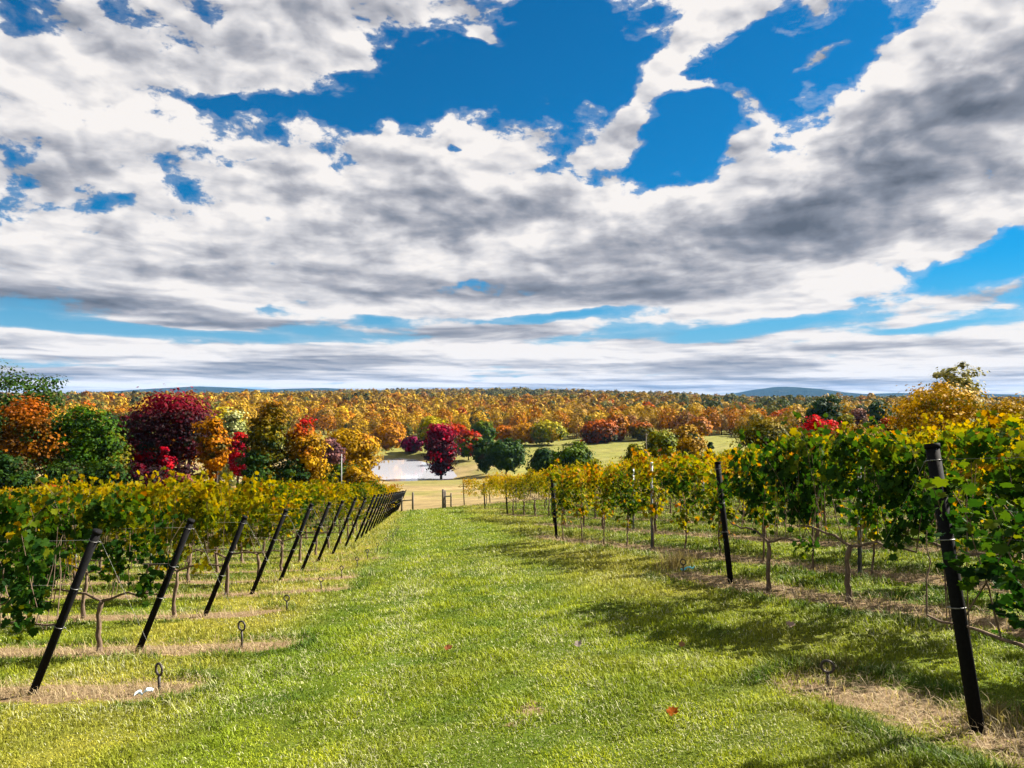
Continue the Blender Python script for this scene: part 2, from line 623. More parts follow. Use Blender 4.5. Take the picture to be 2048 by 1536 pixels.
def finish(m, T, shader, disp=None):
    o = T.node('ShaderNodeOutputMaterial')
    T.t.links.new(shader, o.inputs[0])
    return m


def principled(T, color, rough=0.6, spec=0.3, metal=0.0, normal=None, rough_socket=None):
    p = T.node('ShaderNodeBsdfPrincipled')
    T._set(p, 'Base Color', color if not isinstance(color, tuple) or len(color) == 4 else (*color, 1.0))
    T._set(p, 'Roughness', rough)
    T._set(p, 'Specular IOR Level', spec)
    T._set(p, 'Metallic', metal)
    if normal is not None:
        T._set(p, 'Normal', normal)
    return p.outputs[0]


def attr(T, name, out):
    return T.node('ShaderNodeAttribute', attribute_name=name).outputs[out]


def bump(T, h, strength=0.4, dist=0.05):
    return T.node('ShaderNodeBump', {'Height': h, 'Strength': strength, 'Distance': dist}).outputs[0]


ALB = 0.70                        # all leaf and turf colours, one common step


def leafy(T, col, trans=0.35, rough=0.6, spec=0.05, alb=ALB, tcol=(1.25, 1.25, 0.55)):
    """Thin leaf: reflects on its lit side and lets warm light through."""
    col = T.vscale(col, alb)
    a = principled(T, col, rough, spec)
    tc = T.mix(1.0, col, tcol, 'MULTIPLY')
    b = T.node('ShaderNodeBsdfTranslucent', {0: tc}).outputs[0]
    return T.node('ShaderNodeMixShader', {0: trans, 1: a, 2: b}).outputs[0]


def mat_foliage(name, stops, top=None, patch=None, trans=0.32, patch_scale=0.35, patch_at=0.56, rand=0.10, alb=0.60, sat=1.08):
    """Leaves coloured by a per-leaf tint along a ramp; 'top' colours the crown's crest, 'patch' whole boughs."""
    if name in MATS:
        return MATS[name]
    m, T = new_mat(name)
    oi = T.node('ShaderNodeObjectInfo').outputs['Random']
    tint = attr(T, "tint", 2)
    tint = T.m('ADD', tint, T.mul(T.sub(oi, 0.5), rand))
    n = len(stops)
    col = T.ramp(tint, [(i / (n - 1) * 0.9 + 0.05, c) for i, c in enumerate(stops)])
    geo = T.node('ShaderNodeTexCoord').outputs['Object']
    if patch is not None:
        nz = T.noise(geo, patch_scale, 2.0, 0.5)
        jit = T.mul(T.sub(tint, 0.5), 0.16)
        col = T.mix(T.ss(T.add(nz, jit), patch_at, patch_at + 0.07), col, patch)
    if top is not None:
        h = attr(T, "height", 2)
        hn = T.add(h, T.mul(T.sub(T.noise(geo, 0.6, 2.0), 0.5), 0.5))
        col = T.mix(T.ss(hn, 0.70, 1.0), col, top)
    col = T.node('ShaderNodeHueSaturation', {'Saturation': sat, 'Value': 1.0, 'Color': col}).outputs[0]
    finish(m, T, leafy(T, col, trans, alb=alb))
    MATS[name] = m
    return m


def mat_plain(name, color, rough=0.6, metal=0.0, spec=0.3, noise_scale=30.0, amp=0.35, bumpd=0.004):
    if name in MATS:
        return MATS[name]
    m, T = new_mat(name)
    g = T.node('ShaderNodeTexCoord').outputs['Object']
    n = T.noise(g, noise_scale, 5.0, 0.6)
    f = T.ss(n, 0.25, 0.75, 1.0 - amp, 1.0 + amp, 'LINEAR')
    c = T.vscale(tuple(color), f)
    finish(m, T, principled(T, c, rough, spec, metal, normal=bump(T, n, 0.6, bumpd)))
    MATS[name] = m
    return m


def mat_bark(name, color):
    if name in MATS:
        return MATS[name]
    m, T = new_mat(name)
    g = T.node('ShaderNodeTexCoord').outputs['Object']
    st = T.node('ShaderNodeMapping', {0: g})
    st.inputs[3].default_value = (1, 1, 0.22)
    n = T.noise(st.outputs[0], 28.0, 5.0, 0.65)
    c = T.vscale(tuple(color), T.ss(n, 0.3, 0.7, 0.45, 1.5, 'LINEAR'))
    finish(m, T, principled(T, c, 0.9, 0.1, normal=bump(T, n, 0.8, 0.01)))
    MATS[name] = m
    return m


# ------------------------------------------------------------------ ground sheet
def spaced(start, step, growth, cap, lim, cap2):
    out = [start]
    s = step
    while out[-1] < lim:
        out.append(out[-1] + s)
        s = min(s * growth, cap if out[-1] < 330 else cap2)
    return np.array(out)


ypos = np.concatenate([np.linspace(-60, 2.0, 40)[:-1], np.arange(2.0, 22.0, 0.13), spaced(22.0, 0.13, 1.022, 1.5, 9500, 1e9)[0:]])
ypos = np.concatenate([ypos[ypos < 330], spaced(330.0, 1.8, 1.045, 1e9, 9500, 1e9)])
xp = np.concatenate([np.arange(0, 9.0, 0.14), spaced(9.0, 0.14, 1.03, 1.7, 150, 1e9)])
xp = np.concatenate([xp[xp < 130], spaced(130.0, 1.8, 1.06, 1e9, 9000, 1e9)])
xpos = np.concatenate([-xp[::-1][:-1], xp])
GX, GY = np.meshgrid(xpos, ypos)
gxf, gyf = GX.ravel(), GY.ravel()
gz_ = Zt(gxf, gyf)
nx, ny = len(xpos), len(ypos)
ii = np.arange(nx * ny).reshape(ny, nx)
quads = np.stack([ii[:-1, :-1].ravel(), ii[:-1, 1:].ravel(), ii[1:, 1:].ravel(), ii[1:, :-1].ravel()], 1)

LAWN_G = np.array([0.115, 0.165, 0.010])
LAWN_D = np.array([0.24, 0.215, 0.035])
THATCH = np.array([0.045, 0.075, 0.008])
TAN = np.array([0.27, 0.205, 0.095])
MEADOW = np.array([0.185, 0.185, 0.045])
FLOOR = np.array([0.060, 0.045, 0.020])


def ground_colour(x, y):
    dry = lawn_dry(x, y)[:, None]
    lawn = LAWN_G * (1 - dry) + LAWN_D * dry
    lawn = lawn * (0.75 + 0.5 * vnoise(x, y, 0.9, 5, 3))[:, None]
    bare = (1 - sstep(y, 20, 75))[:, None] * 0.6
    under = THATCH * (1 - dry) + np.array([0.13, 0.13, 0.025]) * dry
    lawn = lawn * (1 - bare) + under * bare
    edge = 62.5 + 1.6 * (vnoise(x, y, 3.0, 8, 2) - 0.5) - 0.12 * (x + 6)
    tan = TAN * (0.55 + 0.8 * vnoise(x * 0.5, y, 3.2, 9, 4))[:, None]
    g2 = sstep(vnoise(x, y, 16.0, 13, 4), 0.42, 0.66)[:, None] * 0.75
    tan = tan * (1 - g2) + np.array([0.17, 0.165, 0.045]) * g2
    wt_ = sstep(y, edge - 0.8, edge + 0.8)[:, None]
    col = lawn * (1 - wt_) + tan * wt_
    mead = MEADOW * (0.85 + 0.3 * vnoise(x * 0.3, y, 14.0, 15, 3))[:, None]
    bands = sstep(vnoise(x * 0.12, y * 0.9, 9.0, 17, 2), 0.5, 0.62)[:, None] * 0.30
    mead = mead * (1 - bands) + np.array([0.24, 0.21, 0.07]) * bands
    wm = np.maximum(sstep(y, 236, 250), sstep(x, -14, 8) * sstep(y, 130, 170))[:, None]
    col = col * (1 - wm) + mead * wm
    wf = sstep(y, 352, 372)[:, None]
    col = col * (1 - wf) + FLOOR * wf
    return col


gcol = ground_colour(gxf, gyf)
gdirt = np.where((gyf < 68) & (gyf > 0), strip_field(gxf, gyf), 0.0)
gspots = [(1060, 1415, 0.22), (1075, 1395, 0.12), (1020, 1445, 0.10)]
for sx, sy, sr in gspots:
    qx, qy = ground_at(sx, sy)
    gdirt = np.maximum(gdirt, 0.85 * np.exp(-((gxf - qx) / sr) ** 2 - ((gyf - qy) / (sr * 1.3)) ** 2))
qx, qy = ground_at(1600, 1365)
gdirt = np.maximum(gdirt, 0.9 * np.exp(-((gxf - qx) / 0.3) ** 2 - ((gyf - qy) / 0.45) ** 2))
gme = mesh_np("ground", np.stack([gxf, gyf, gz_], 1), [quads], {"col": gcol, "dirt": gdirt}, smooth=True)
m, T = new_mat("turf and soil")
pos = T.node('ShaderNodeNewGeometry').outputs['Position']
nf = T.noise(pos, 14.0, 6.0, 0.65)
nm = T.noise(pos, 2.2, 5.0, 0.6)
nw = T.add(T.noise(pos, 0.35, 5.0, 0.65), T.mul(T.sub(nm, 0.5), 0.6))
cl_ = T.vscale(attr(T, "col", 0), T.ss(nw, 0.25, 0.75, 0.62, 1.38, 'LINEAR'))
base = T.mix(1.0, cl_, T.node('ShaderNodeCombineColor', {0: T.ss(nf, 0.25, 0.75, 0.62, 1.42, 'LINEAR'), 1: T.ss(nf, 0.25, 0.75, 0.66, 1.36, 'LINEAR'), 2: T.ss(nf, 0.25, 0.75, 0.6, 1.4, 'LINEAR')}).outputs[0], 'MULTIPLY')
nd = T.add(T.mul(T.sub(T.noise(pos, 5.0, 6.0, 0.7), 0.5), 0.9), T.mul(T.sub(nm, 0.5), 0.7))
dm = T.ss(T.add(attr(T, "dirt", 2), T.mul(nd, 1.4)), 0.42, 0.62)
soil = T.ramp(T.noise(T.v('MULTIPLY', pos, (1.0, 2.2, 1.0)), 22.0, 6.0, 0.7), [(0.25, (0.10, 0.062, 0.035)), (0.5, (0.22, 0.15, 0.085)), (0.75, (0.36, 0.265, 0.16))])
gc = T.vscale(T.mix(dm, base, soil), ALB)
finish(m, T, principled(T, gc, 0.95, 0.05, normal=bump(T, nf, 0.7, 0.03)))
gme.materials.append(m)
tag(obj("ground", gme), kind='structure')

# ------------------------------------------------------------------ pond water
pxy = POND_XY
cx_, cy_ = pxy.mean(0)
ring = (pxy - (cx_, cy_)) * 1.25 + (cx_, cy_)
pv = np.concatenate([[[cx_, cy_, WATER_Z]], np.column_stack([ring, np.full(len(ring), WATER_Z)])])
k_ = np.arange(len(ring))
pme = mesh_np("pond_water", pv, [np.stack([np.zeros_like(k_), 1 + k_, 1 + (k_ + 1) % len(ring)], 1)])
m, T = new_mat("pond water")
pos = T.node('ShaderNodeNewGeometry').outputs['Position']
n1 = T.noise(T.v('MULTIPLY', pos, (0.7, 1.0, 1.0)), 1.1, 3.0, 0.5)
finish(m, T, principled(T, (0.40, 0.415, 0.47), 0.08, 1.0, normal=bump(T, n1, 0.12, 0.03)))  # pale diffuse base stands in for part of the sky's reflection
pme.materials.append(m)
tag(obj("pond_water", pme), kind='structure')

# ------------------------------------------------------------------ far hills on the horizon
HX = np.array([-9000, 60, 180, 290, 400, 470, 520, 650, 740, 800, 1060, 1200, 1320, 1420, 1480, 1515, 1560, 1600, 1650, 1690, 1722, 1760, 1800, 1860, 1940, 2060, 12000.])
HY = np.array([800, 800, 790.5, 783, 776.5, 780, 783, 780, 786, 796, 791, 789.5, 795, 799, 791, 783, 777, 779.5, 787, 790, 793.5, 791, 789.5, 793, 791, 794, 800.])
hy_ = np.linspace(4300, 8600, 44)
hx_ = np.linspace(-6200, 6800, 330)
XX, YY = np.meshgrid(hx_, hy_)
pxs = 1024 + FPX * XX / 6300.0
hh = (794 - np.interp(pxs, HX, HY)) / FPX * 6300.0 + 14
crest = np.exp(-((YY - 6300) / 950.0) ** 2)
spur = 0.75 + 0.5 * vnoise(XX, YY, 700.0, 31, 3)
ZZ = -62 + (hh + 48) * (crest ** 1.0) * np.where(YY < 6000, spur * 0.9 + 0.1, 1.0)
ZZ = np.minimum(ZZ, hh - 14 + 2) + 5 * (vnoise(XX, YY, 160.0, 33, 2) - 0.5)
i2 = np.arange(XX.size).reshape(XX.shape)
q2 = np.stack([i2[:-1, :-1].ravel(), i2[:-1, 1:].ravel(), i2[1:, 1:].ravel(), i2[1:, :-1].ravel()], 1)
hme = mesh_np("hills", np.stack([XX.ravel(), YY.ravel(), ZZ.ravel()], 1), [q2], smooth=True)
m, T = new_mat("wooded hills")
pos = T.node('ShaderNodeNewGeometry').outputs['Position']
c = T.ramp(T.noise(pos, 0.012, 5.0, 0.65), [(0.35, (0.006, 0.015, 0.013)), (0.55, (0.012, 0.022, 0.015)), (0.75, (0.040, 0.032, 0.018))])
finish(m, T, principled(T, c, 0.95, 0.0, normal=bump(T, T.noise(pos, 0.03, 4.0, 0.6), 1.0, 30.0)))
hme.materials.append(m)
tag(obj("hills", hme), kind='structure')

# ------------------------------------------------------------------ leaf cards
def quads_from(centers, normals, size, rng, aspect=0.8, tipdir=None):
    """One four-cornered leaf (a kite) per centre; returns verts (4n,3)."""
    n = len(centers)
    nrm = normals / (np.linalg.norm(normals, axis=1, keepdims=True) + 1e-9)
    r = rng.normal(size=(n, 3)) if tipdir is None else tipdir + 0.35 * rng.normal(size=(n, 3))
    t = r - (r * nrm).sum(1, keepdims=True) * nrm
    t /= np.linalg.norm(t, axis=1, keepdims=True) + 1e-9
    b = np.cross(nrm, t)
    s = size[:, None]
    fold = nrm * s * 0.12
    v = np.stack([centers - t * s * 0.5, centers + b * s * 0.5 * aspect - t * s * 0.05 + fold,
                  centers + t * s * 0.5, centers - b * s * 0.5 * aspect - t * s * 0.05 + fold], 1)
    return v.reshape(-1, 3)


LEAF_OUT = np.array([(0.0, 0.02), (0.20, -0.10), (0.42, 0.02), (0.36, 0.20), (0.55, 0.38), (0.40, 0.50), (0.42, 0.74), (0.22, 0.72), (0.0, 1.0),
                     (-0.22, 0.72), (-0.42, 0.74), (-0.40, 0.50), (-0.55, 0.38), (-0.36, 0.20), (-0.42, 0.02), (-0.20, -0.10)])


def lobed_leaves(centers, normals, size, rng, tipdir):
    """Five-lobed vine leaves, cupped, hanging from the stalk; verts (17n,3) and triangles (16n,3)."""
    n = len(centers)
    nrm = normals / (np.linalg.norm(normals, axis=1, keepdims=True) + 1e-9)
    r = tipdir + 0.45 * rng.normal(size=(n, 3))
    t = r - (r * nrm).sum(1, keepdims=True) * nrm
    t /= np.linalg.norm(t, axis=1, keepdims=True) + 1e-9
    b = np.cross(nrm, t)
    s = size[:, None, None]
    L = LEAF_OUT
    cup = rng.uniform(-0.10, 0.30, n)[:, None]
    zc = cup * (np.abs(L[:, 0])[None] * 1.1 - 0.12 * L[:, 1][None]) + 0.05 * rng.normal(size=(n, len(L)))
    out = centers[:, None] + s * (L[None, :, :1] * b[:, None] + (L[None, :, 1:] - 0.35) * t[:, None] + zc[..., None] * nrm[:, None])
    v = np.concatenate([centers[:, None], out], 1)
    k = np.arange(16)
    f = np.stack([np.zeros(16, int), 1 + k, 1 + (k + 1) % 16], 1)
    F = (np.arange(n)[:, None, None] * 17 + f[None]).reshape(-1, 3)
    return v.reshape(-1, 3), F


# ------------------------------------------------------------------ grapevines
VINE_STOPS = [(0.007, 0.024, 0.006), (0.014, 0.044, 0.008), (0.038, 0.080, 0.010), (0.12, 0.145, 0.013), (0.30, 0.24, 0.020), (0.40, 0.17, 0.025), (0.20, 0.07, 0.025)]
mat_vine = mat_foliage("vine leaves", VINE_STOPS, trans=0.36, rand=0.22, alb=0.80)
mat_vine_gold = mat_foliage("golden vine leaves", [(0.026, 0.058, 0.008), (0.085, 0.115, 0.012), (0.23, 0.21, 0.020), (0.37, 0.275, 0.028), (0.42, 0.25, 0.030), (0.34, 0.14, 0.03)], trans=0.36, rand=0.25, alb=0.74)
mat_vine_green = mat_foliage("green vine leaves", [(0.007, 0.024, 0.006), (0.012, 0.040, 0.007), (0.024, 0.062, 0.009), (0.055, 0.100, 0.011), (0.14, 0.150, 0.014), (0.32, 0.22, 0.022), (0.34, 0.13, 0.025)], trans=0.34, rand=0.20, alb=0.80)
bark_vine = mat_bark("vine bark", (0.12, 0.085, 0.06))


def vine_mesh(seed, kind, n_leaf, lobed):
    """Foliage of one vine along local X. kind: 'full' hedge on a cordon or 'young' bush on a thin stem."""
    r = np.random.default_rng(seed)
    ncl = 32 if kind == 'full' else 34
    if kind == 'full':
        cx = r.uniform(-0.85, 0.85, ncl)
        cz = 0.70 + 1.20 * r.beta(2.0, 1.1, ncl)
        cy = r.normal(0, 0.14, ncl)
    else:
        cz = 0.50 + 1.40 * r.beta(1.8, 1.1, ncl)
        wid = np.interp(cz, [0.45, 0.9, 1.4, 1.9], [0.10, 0.28, 0.60, 0.62])
        cx = r.uniform(-1, 1, ncl) * wid
        cy = r.normal(0, 0.13, ncl) * np.interp(cz, [0.45, 1.3], [0.5, 1.0])
    which = r.integers(0, ncl, n_leaf)
    c = np.stack([cx[which], cy[which], cz[which]], 1) + r.normal(0, 1, (n_leaf, 3)) * np.array([0.095, 0.075, 0.09])
    # long shoots that stick out of the top or hang down the side
    shoots = 7 if kind == 'full' else 4
    sl = []
    shoot_lines = []
    for i in range(shoots):
        p = np.array([r.uniform(-0.8, 0.8), r.normal(0, 0.12), 1.72])
        d = np.array([r.normal(0, 0.45), r.normal(0, 0.25), 1.0])
        L = r.uniform(0.25, 0.62)
        pts = p + np.linspace(0, 1, 5)[:, None] * d * L + np.array([0, 0, -0.25]) * (np.linspace(0, 1, 5)[:, None] ** 2) * L
        shoot_lines.append(pts)
        m_ = int(5 + 12 * L)
        u = r.uniform(0, 1, m_)
        sl.append(p + u[:, None] * d * L + np.array([0, 0, -0.25]) * (u[:, None] ** 2) * L + r.normal(0, 0.045, (m_, 3)))
    c = np.concatenate([c] + sl)
    n = len(c)
    side = np.sign(c[:, 1] + r.normal(0, 0.1, n))
    nrm = np.stack([r.normal(0, 0.55, n), side * (0.55 + 0.5 * r.random(n)), 0.35 + r.normal(0, 0.55, n)], 1)
    size = r.uniform(0.055, 0.115, n) * (0.90 if lobed else 1.0)
    tip = np.stack([r.normal(0, 0.5, n), side * 0.5, np.full(n, -1.0)], 1)
    clt = r.random(ncl)
    tint = 0.29 + 0.24 * (np.concatenate([clt[which], r.random(n - n_leaf)]) - 0.5) + 0.30 * (r.random(n) - 0.5)
    tint += 0.20 * sstep(c[:, 2], 1.35, 1.95) + 0.16 * (1 - sstep(c[:, 2], 0.6, 1.0))  # upper leaves yellower: sunlight on the row tops put into the tint
    tint = np.where(r.random(n) < 0.10, tint + 0.28, tint)
    if kind == 'young':
        tint += 0.13
    tint = np.clip(tint, 0.0, 1.0)
    if lobed:
        v, F = lobed_leaves(c, nrm, size, r, tip)
        me = mesh_np("vine_foliage", v, [F], {"tint": np.repeat(tint, 17)})
    else:
        v = quads_from(c, nrm, size, r, 0.95, tip)
        me = mesh_np("vine_foliage", v, [np.arange(len(v)).reshape(-1, 4)], {"tint": np.repeat(tint, 4)})
    me.materials.append(mat_vine)
    return me, shoot_lines


def vine_trunk(seed, kind, shoot_lines):
    r = np.random.default_rng(seed + 900)
    b = MB()
    rad = 0.030 if kind == 'full' else 0.014
    hz = 0.66 if kind == 'full' else 0.9
    zz = np.linspace(-0.06, hz, 9)
    wob = np.cumsum(r.normal(0, 0.013, (9, 2)), 0)
    b.tube(np.column_stack([wob, zz]), rad * (1.25 - 0.35 * np.linspace(0, 1, 9)) * r.uniform(0.85, 1.25, 9), 7)
    b.tube([(0, 0, -0.05), (wob[1][0], wob[1][1], 0.07)], [rad * 2.0, rad * 1.1], 8)
    top = np.array([wob[-1][0], wob[-1][1], hz])
    arms = MB()
    for s in (-1, 1):
        if kind == 'full':
            xs = np.linspace(0, 0.86, 8)
            pts = np.column_stack([top[0] + s * xs, top[1] * (1 - xs) + r.normal(0, 0.008, 8), top[2] + 0.10 * np.sin(np.minimum(xs * 4, 1.57)) + r.normal(0, 0.010, 8)])
            pts[0] = top
            arms.tube(pts, np.linspace(0.018, 0.010, 8), 6)
            for j in range(4):
                q = pts[1 + j * 2 if 1 + j * 2 < 8 else 7]
                d = np.array([r.normal(0, 0.35), r.normal(0, 0.16), 1.0])
                L = r.uniform(0.7, 1.2)
                t = np.linspace(0, 1, 6)[:, None]
                arms.tube(q + t * d * L + r.normal(0, 0.015, (6, 3)) * t, np.linspace(0.0065, 0.003, 6), 5, False)
        else:
            d = np.array([s * r.uniform(0.15, 0.5), r.normal(0, 0.1), 1.0])
            t = np.linspace(0, 1, 6)[:, None]
            arms.tube(top + t * d * 0.9 + r.normal(0, 0.012, (6, 3)) * t, np.linspace(0.008, 0.003, 6), 5, False)
    for pts in shoot_lines:
        pts = np.concatenate([[[pts[0][0] * 0.96, top[1] * 0.3, hz + 0.04], [pts[0][0], pts[0][1] * 0.6, 1.2]], pts])
        arms.tube(pts, np.linspace(0.004, 0.002, len(pts)), 5, False)
    return b.mesh("vine_trunk", bark_vine), arms.mesh("vine_canes", bark_vine)


def make_vine(seed, kind, n_leaf, lobed):
    root = empty("grapevine", (0, 0, -500))
    fo, sh = vine_mesh(seed, kind, n_leaf, lobed)
    tr, ar = vine_trunk(seed, kind, sh)
    obj("foliage", fo, root)
    obj("trunk", tr, root)
    obj("cordon", ar, root)
    return root


ORD = ["zeroth", "first", "second", "third", "fourth", "fifth", "sixth", "seventh", "eighth", "ninth", "tenth", "eleventh", "twelfth", "thirteenth",
       "fourteenth", "fifteenth", "sixteenth", "seventeenth", "eighteenth", "nineteenth", "twentieth", "twenty-first", "twenty-second", "twenty-third", "twenty-fourth",
       "twenty-fifth", "twenty-sixth", "twenty-seventh", "twenty-eighth", "twenty-ninth", "thirtieth", "thirty-first", "thirty-second", "thirty-third", "thirty-fourth",
       "thirty-fifth", "thirty-sixth", "thirty-seventh", "thirty-eighth", "thirty-ninth", "fortieth", "forty-first", "forty-second", "forty-third", "forty-fourth", "forty-fifth"]

spots = []          # (distance, x, y, angle, side, row, index, kind)
for i, p in enumerate(LEFT):
    L = 0.55
    k = 0
    while True:
        q = p + DL * L
        if q[0] < -0.70 * q[1] - 2.6 or L > 48:
            break
        k += 1
        spots.append((math.hypot(*q), q[0], q[1], math.atan2(DL[1], DL[0]), 'left', i + 1, k, 'full'))
        L += 1.65
for i, p in enumerate(RIGHT):
    L = {0: 0.55, 2: 0.5}.get(i, 0.85)
    k = 0
    while True:
        q = p + DR * L
        if q[1] < 2.2 or q[0] > 0.70 * q[1] + 2.8 or L > 60:
            break
        k += 1
        kind = 'full' if i != 2 else 'young'
        spots.append((math.hypot(*q), q[0], q[1], math.atan2(DR[1], DR[0]), 'right', i + 1, k, kind))
        L += {0: 1.45, 1: 1.5, 2: 1.25}.get(i, 1.6)
spots.sort()
hero = [make_vine(40 + i, 'full', 900, True) for i in range(5)]
midv = [make_vine(60 + i, 'full', 640, False) for i in range(5)]
yng = [make_vine(80 + i, 'young', 560, True) for i in range(4)]
thin = [make_vine(95 + i, 'full', 470, True) for i in range(2)]
used = set()


def place(src, loc, rz, scale):
    if src.name not in used:
        used.add(src.name)
        src.location = loc
        src.rotation_euler = (0, 0, rz)
        src.scale = scale
        return src
    return copy_thing(src, loc, rz, scale)


N_IND = 300
far_src = []
for i in range(4):
    fm, _ = vine_mesh(100 + i, 'full', 440, False)
    co = np.empty(len(fm.vertices) * 3, np.float32)
    fm.vertices.foreach_get("co", co)
    ti = np.empty(len(fm.vertices), np.float32)
    fm.attributes["tint"].data.foreach_get("value", ti)
    far_src.append((co.reshape(-1, 3), ti))
    bpy.data.meshes.remove(fm)
fv, ft = [], []
rv = random.Random(5)
for n, (d, x, y, a, side, row, idx, kind) in enumerate(spots):
    z = z1(x, y)
    flip = a + (math.pi if rv.random() < 0.5 else 0)
    sc = (rv.uniform(0.92, 1.1), rv.uniform(0.85, 1.2), rv.uniform(0.84, 1.10) * (1.04 if side == 'left' else (0.86 if row == 1 else 0.95 if row == 2 else 1.0)))
    if n < N_IND:
        pool = yng if kind == 'young' else thin if (side == 'right' and row == 1) else (hero if d < 19 else midv)
        v = place(pool[rv.randrange(len(pool))], (x, y, z), flip, sc)
        word = "yellow-green young" if kind == 'young' else ("green" if side == 'right' else "yellowing")
        frm = "vine from its end post" if idx > 1 else "vine beside its end post"
        tag(v, f"{word} grapevine, {ORD[row]} {side}-hand row from the front, {ORD[idx]} {frm}" if idx > 1 else
            f"{word} grapevine right beside the end post of the {ORD[row]} {side}-hand row", "grapevine", f"grapevines in the {side}-hand vine rows")
        if kind == 'full' and row <= 2 and (side == 'right' or row == 1 or idx == 1):
            for ch in v.children:
                if ch.name.startswith("foliage"):
                    ch.material_slots[0].link = 'OBJECT'
                    ch.material_slots[0].material = mat_vine_green
        if (side == 'left' and row > 2) or (side == 'right' and row > 3):
            for ch in v.children:
                if ch.name.startswith("foliage"):
                    ch.material_slots[0].link = 'OBJECT'
                    ch.material_slots[0].material = mat_vine_gold if (row * 7 + idx * 3) % 5 else mat_vine
    else:
        co, ti = far_src[rv.randrange(4)]
        ca, sa = math.cos(flip), math.sin(flip)
        w = co * np.array(sc) * np.array([1.05, 1.2, 1.0])
        fv.append(np.stack([w[:, 0] * ca - w[:, 1] * sa + x, w[:, 0] * sa + w[:, 1] * ca + y, w[:, 2] + z], 1))
        ft.append(np.clip(ti + rv.uniform(-0.1, 0.2), 0, 1))
for pool in (hero, midv, yng, thin):
    for v in pool:
        if v.name not in used:
            for ch in list(v.children):
                bpy.data.objects.remove(ch)
            bpy.data.objects.remove(v)
if fv:
    V = np.concatenate(fv)
    me = mesh_np("distant_grapevines", V, [np.arange(len(V)).reshape(-1, 4)], {"tint": np.concatenate(ft)})
    me.materials.append(mat_vine_gold)
    tag(obj("distant_grapevines", me), "golden far grapevine foliage filling the rows behind the nearer vines", "vines", kind='stuff')

# ------------------------------------------------------------------ trellis: end posts, line posts, anchors, wires
mat_post = mat_plain("blackened steel", (0.006, 0.006, 0.007), 0.8, 0.0, 0.06, 40.0, 0.4, 0.002)
mat_zinc = mat_plain("galvanised steel", (0.15, 0.17, 0.19), 0.55, 0.3, 0.5, 60.0, 0.3, 0.001)
mat_iron = mat_plain("rusty dark iron", (0.035, 0.028, 0.026), 0.6, 0.3, 0.4, 60.0, 0.5, 0.002)
mat_clip = mat_plain("dull wire tie", (0.16, 0.16, 0.16), 0.45, 0.6, 0.4, 80.0, 0.2, 0.0005)
mat_wire = mat_plain("trellis wire", (0.13, 0.13, 0.13), 0.45, 0.5, 0.5, 80.0, 0.2, 0.0005)


def end_post(length, lean, rad=0.05):
    """Leaning steel post along +Z with its foot in the ground; local X leans it (lean = sideways run)."""
    root = empty("end_post", (0, 0, -500))
    top = np.array([lean, 0, math.sqrt(max(length ** 2 - lean ** 2, 0.1))])
    b = MB()
    b.tube([top * -0.06, top * 0.5, top], rad, 14)
    obj("shaft", b.mesh("post_shaft", mat_post), root)
    c = MB()
    c.tube([top * 0.995, top * 1.012], rad * 1.14, 14)
    obj("cap", c.mesh("post_cap", mat_post), root)
    for f in (0.42, 0.66, 0.95):
        k = MB()
        d = top / np.linalg.norm(top)
        k.ring(top * f, rad * 1.04, 0.004, axis=d, n=20, sides=6)
        k.tube([top * f + np.array([rad * 1.05, 0, 0.0]), top * f + np.array([rad * 1.05 + 0.03, 0.01, -0.02])], 0.004, 6)
        obj("wire_clip", k.mesh("post_wire_clip", mat_clip), root)
    return root, top


def anchor():
    root = empty("ground_anchor", (0, 0, -500))
    b = MB()
    b.tube([(0, 0, -0.12), (0.004, 0, 0.10), (0, 0, 0.19)], 0.012, 8)
    obj("rod", b.mesh("anchor_rod", mat_iron), root)
    e = MB()
    e.ring((0, 0, 0.245), 0.046, 0.010, axis=(0.35, 1, 0), n=24, sides=9)
    obj("eye", e.mesh("anchor_eye", mat_iron), root)
    return root


def line_post(h=1.95):
    root = empty("line_post", (0, 0, -500))
    b = MB()
    for s, w in (((0, 0.020), (0.042, 0.004)), ((-0.020, 0), (0.004, 0.038)), ((0.020, 0), (0.004, 0.038))):
        b.box((s[0], s[1], h / 2 - 0.1), (w[0], w[1], h + 0.2), (1, 0, 0))
    obj("channel", b.mesh("line_post_channel", mat_zinc, False), root)
    k = MB()
    for z in (0.72, 1.1, 1.45, 1.8):
        k.box((0, 0.025, z), (0.05, 0.006, 0.014))
    obj("wire_hook", k.mesh("line_post_hook", mat_wire, False), root)
    return root


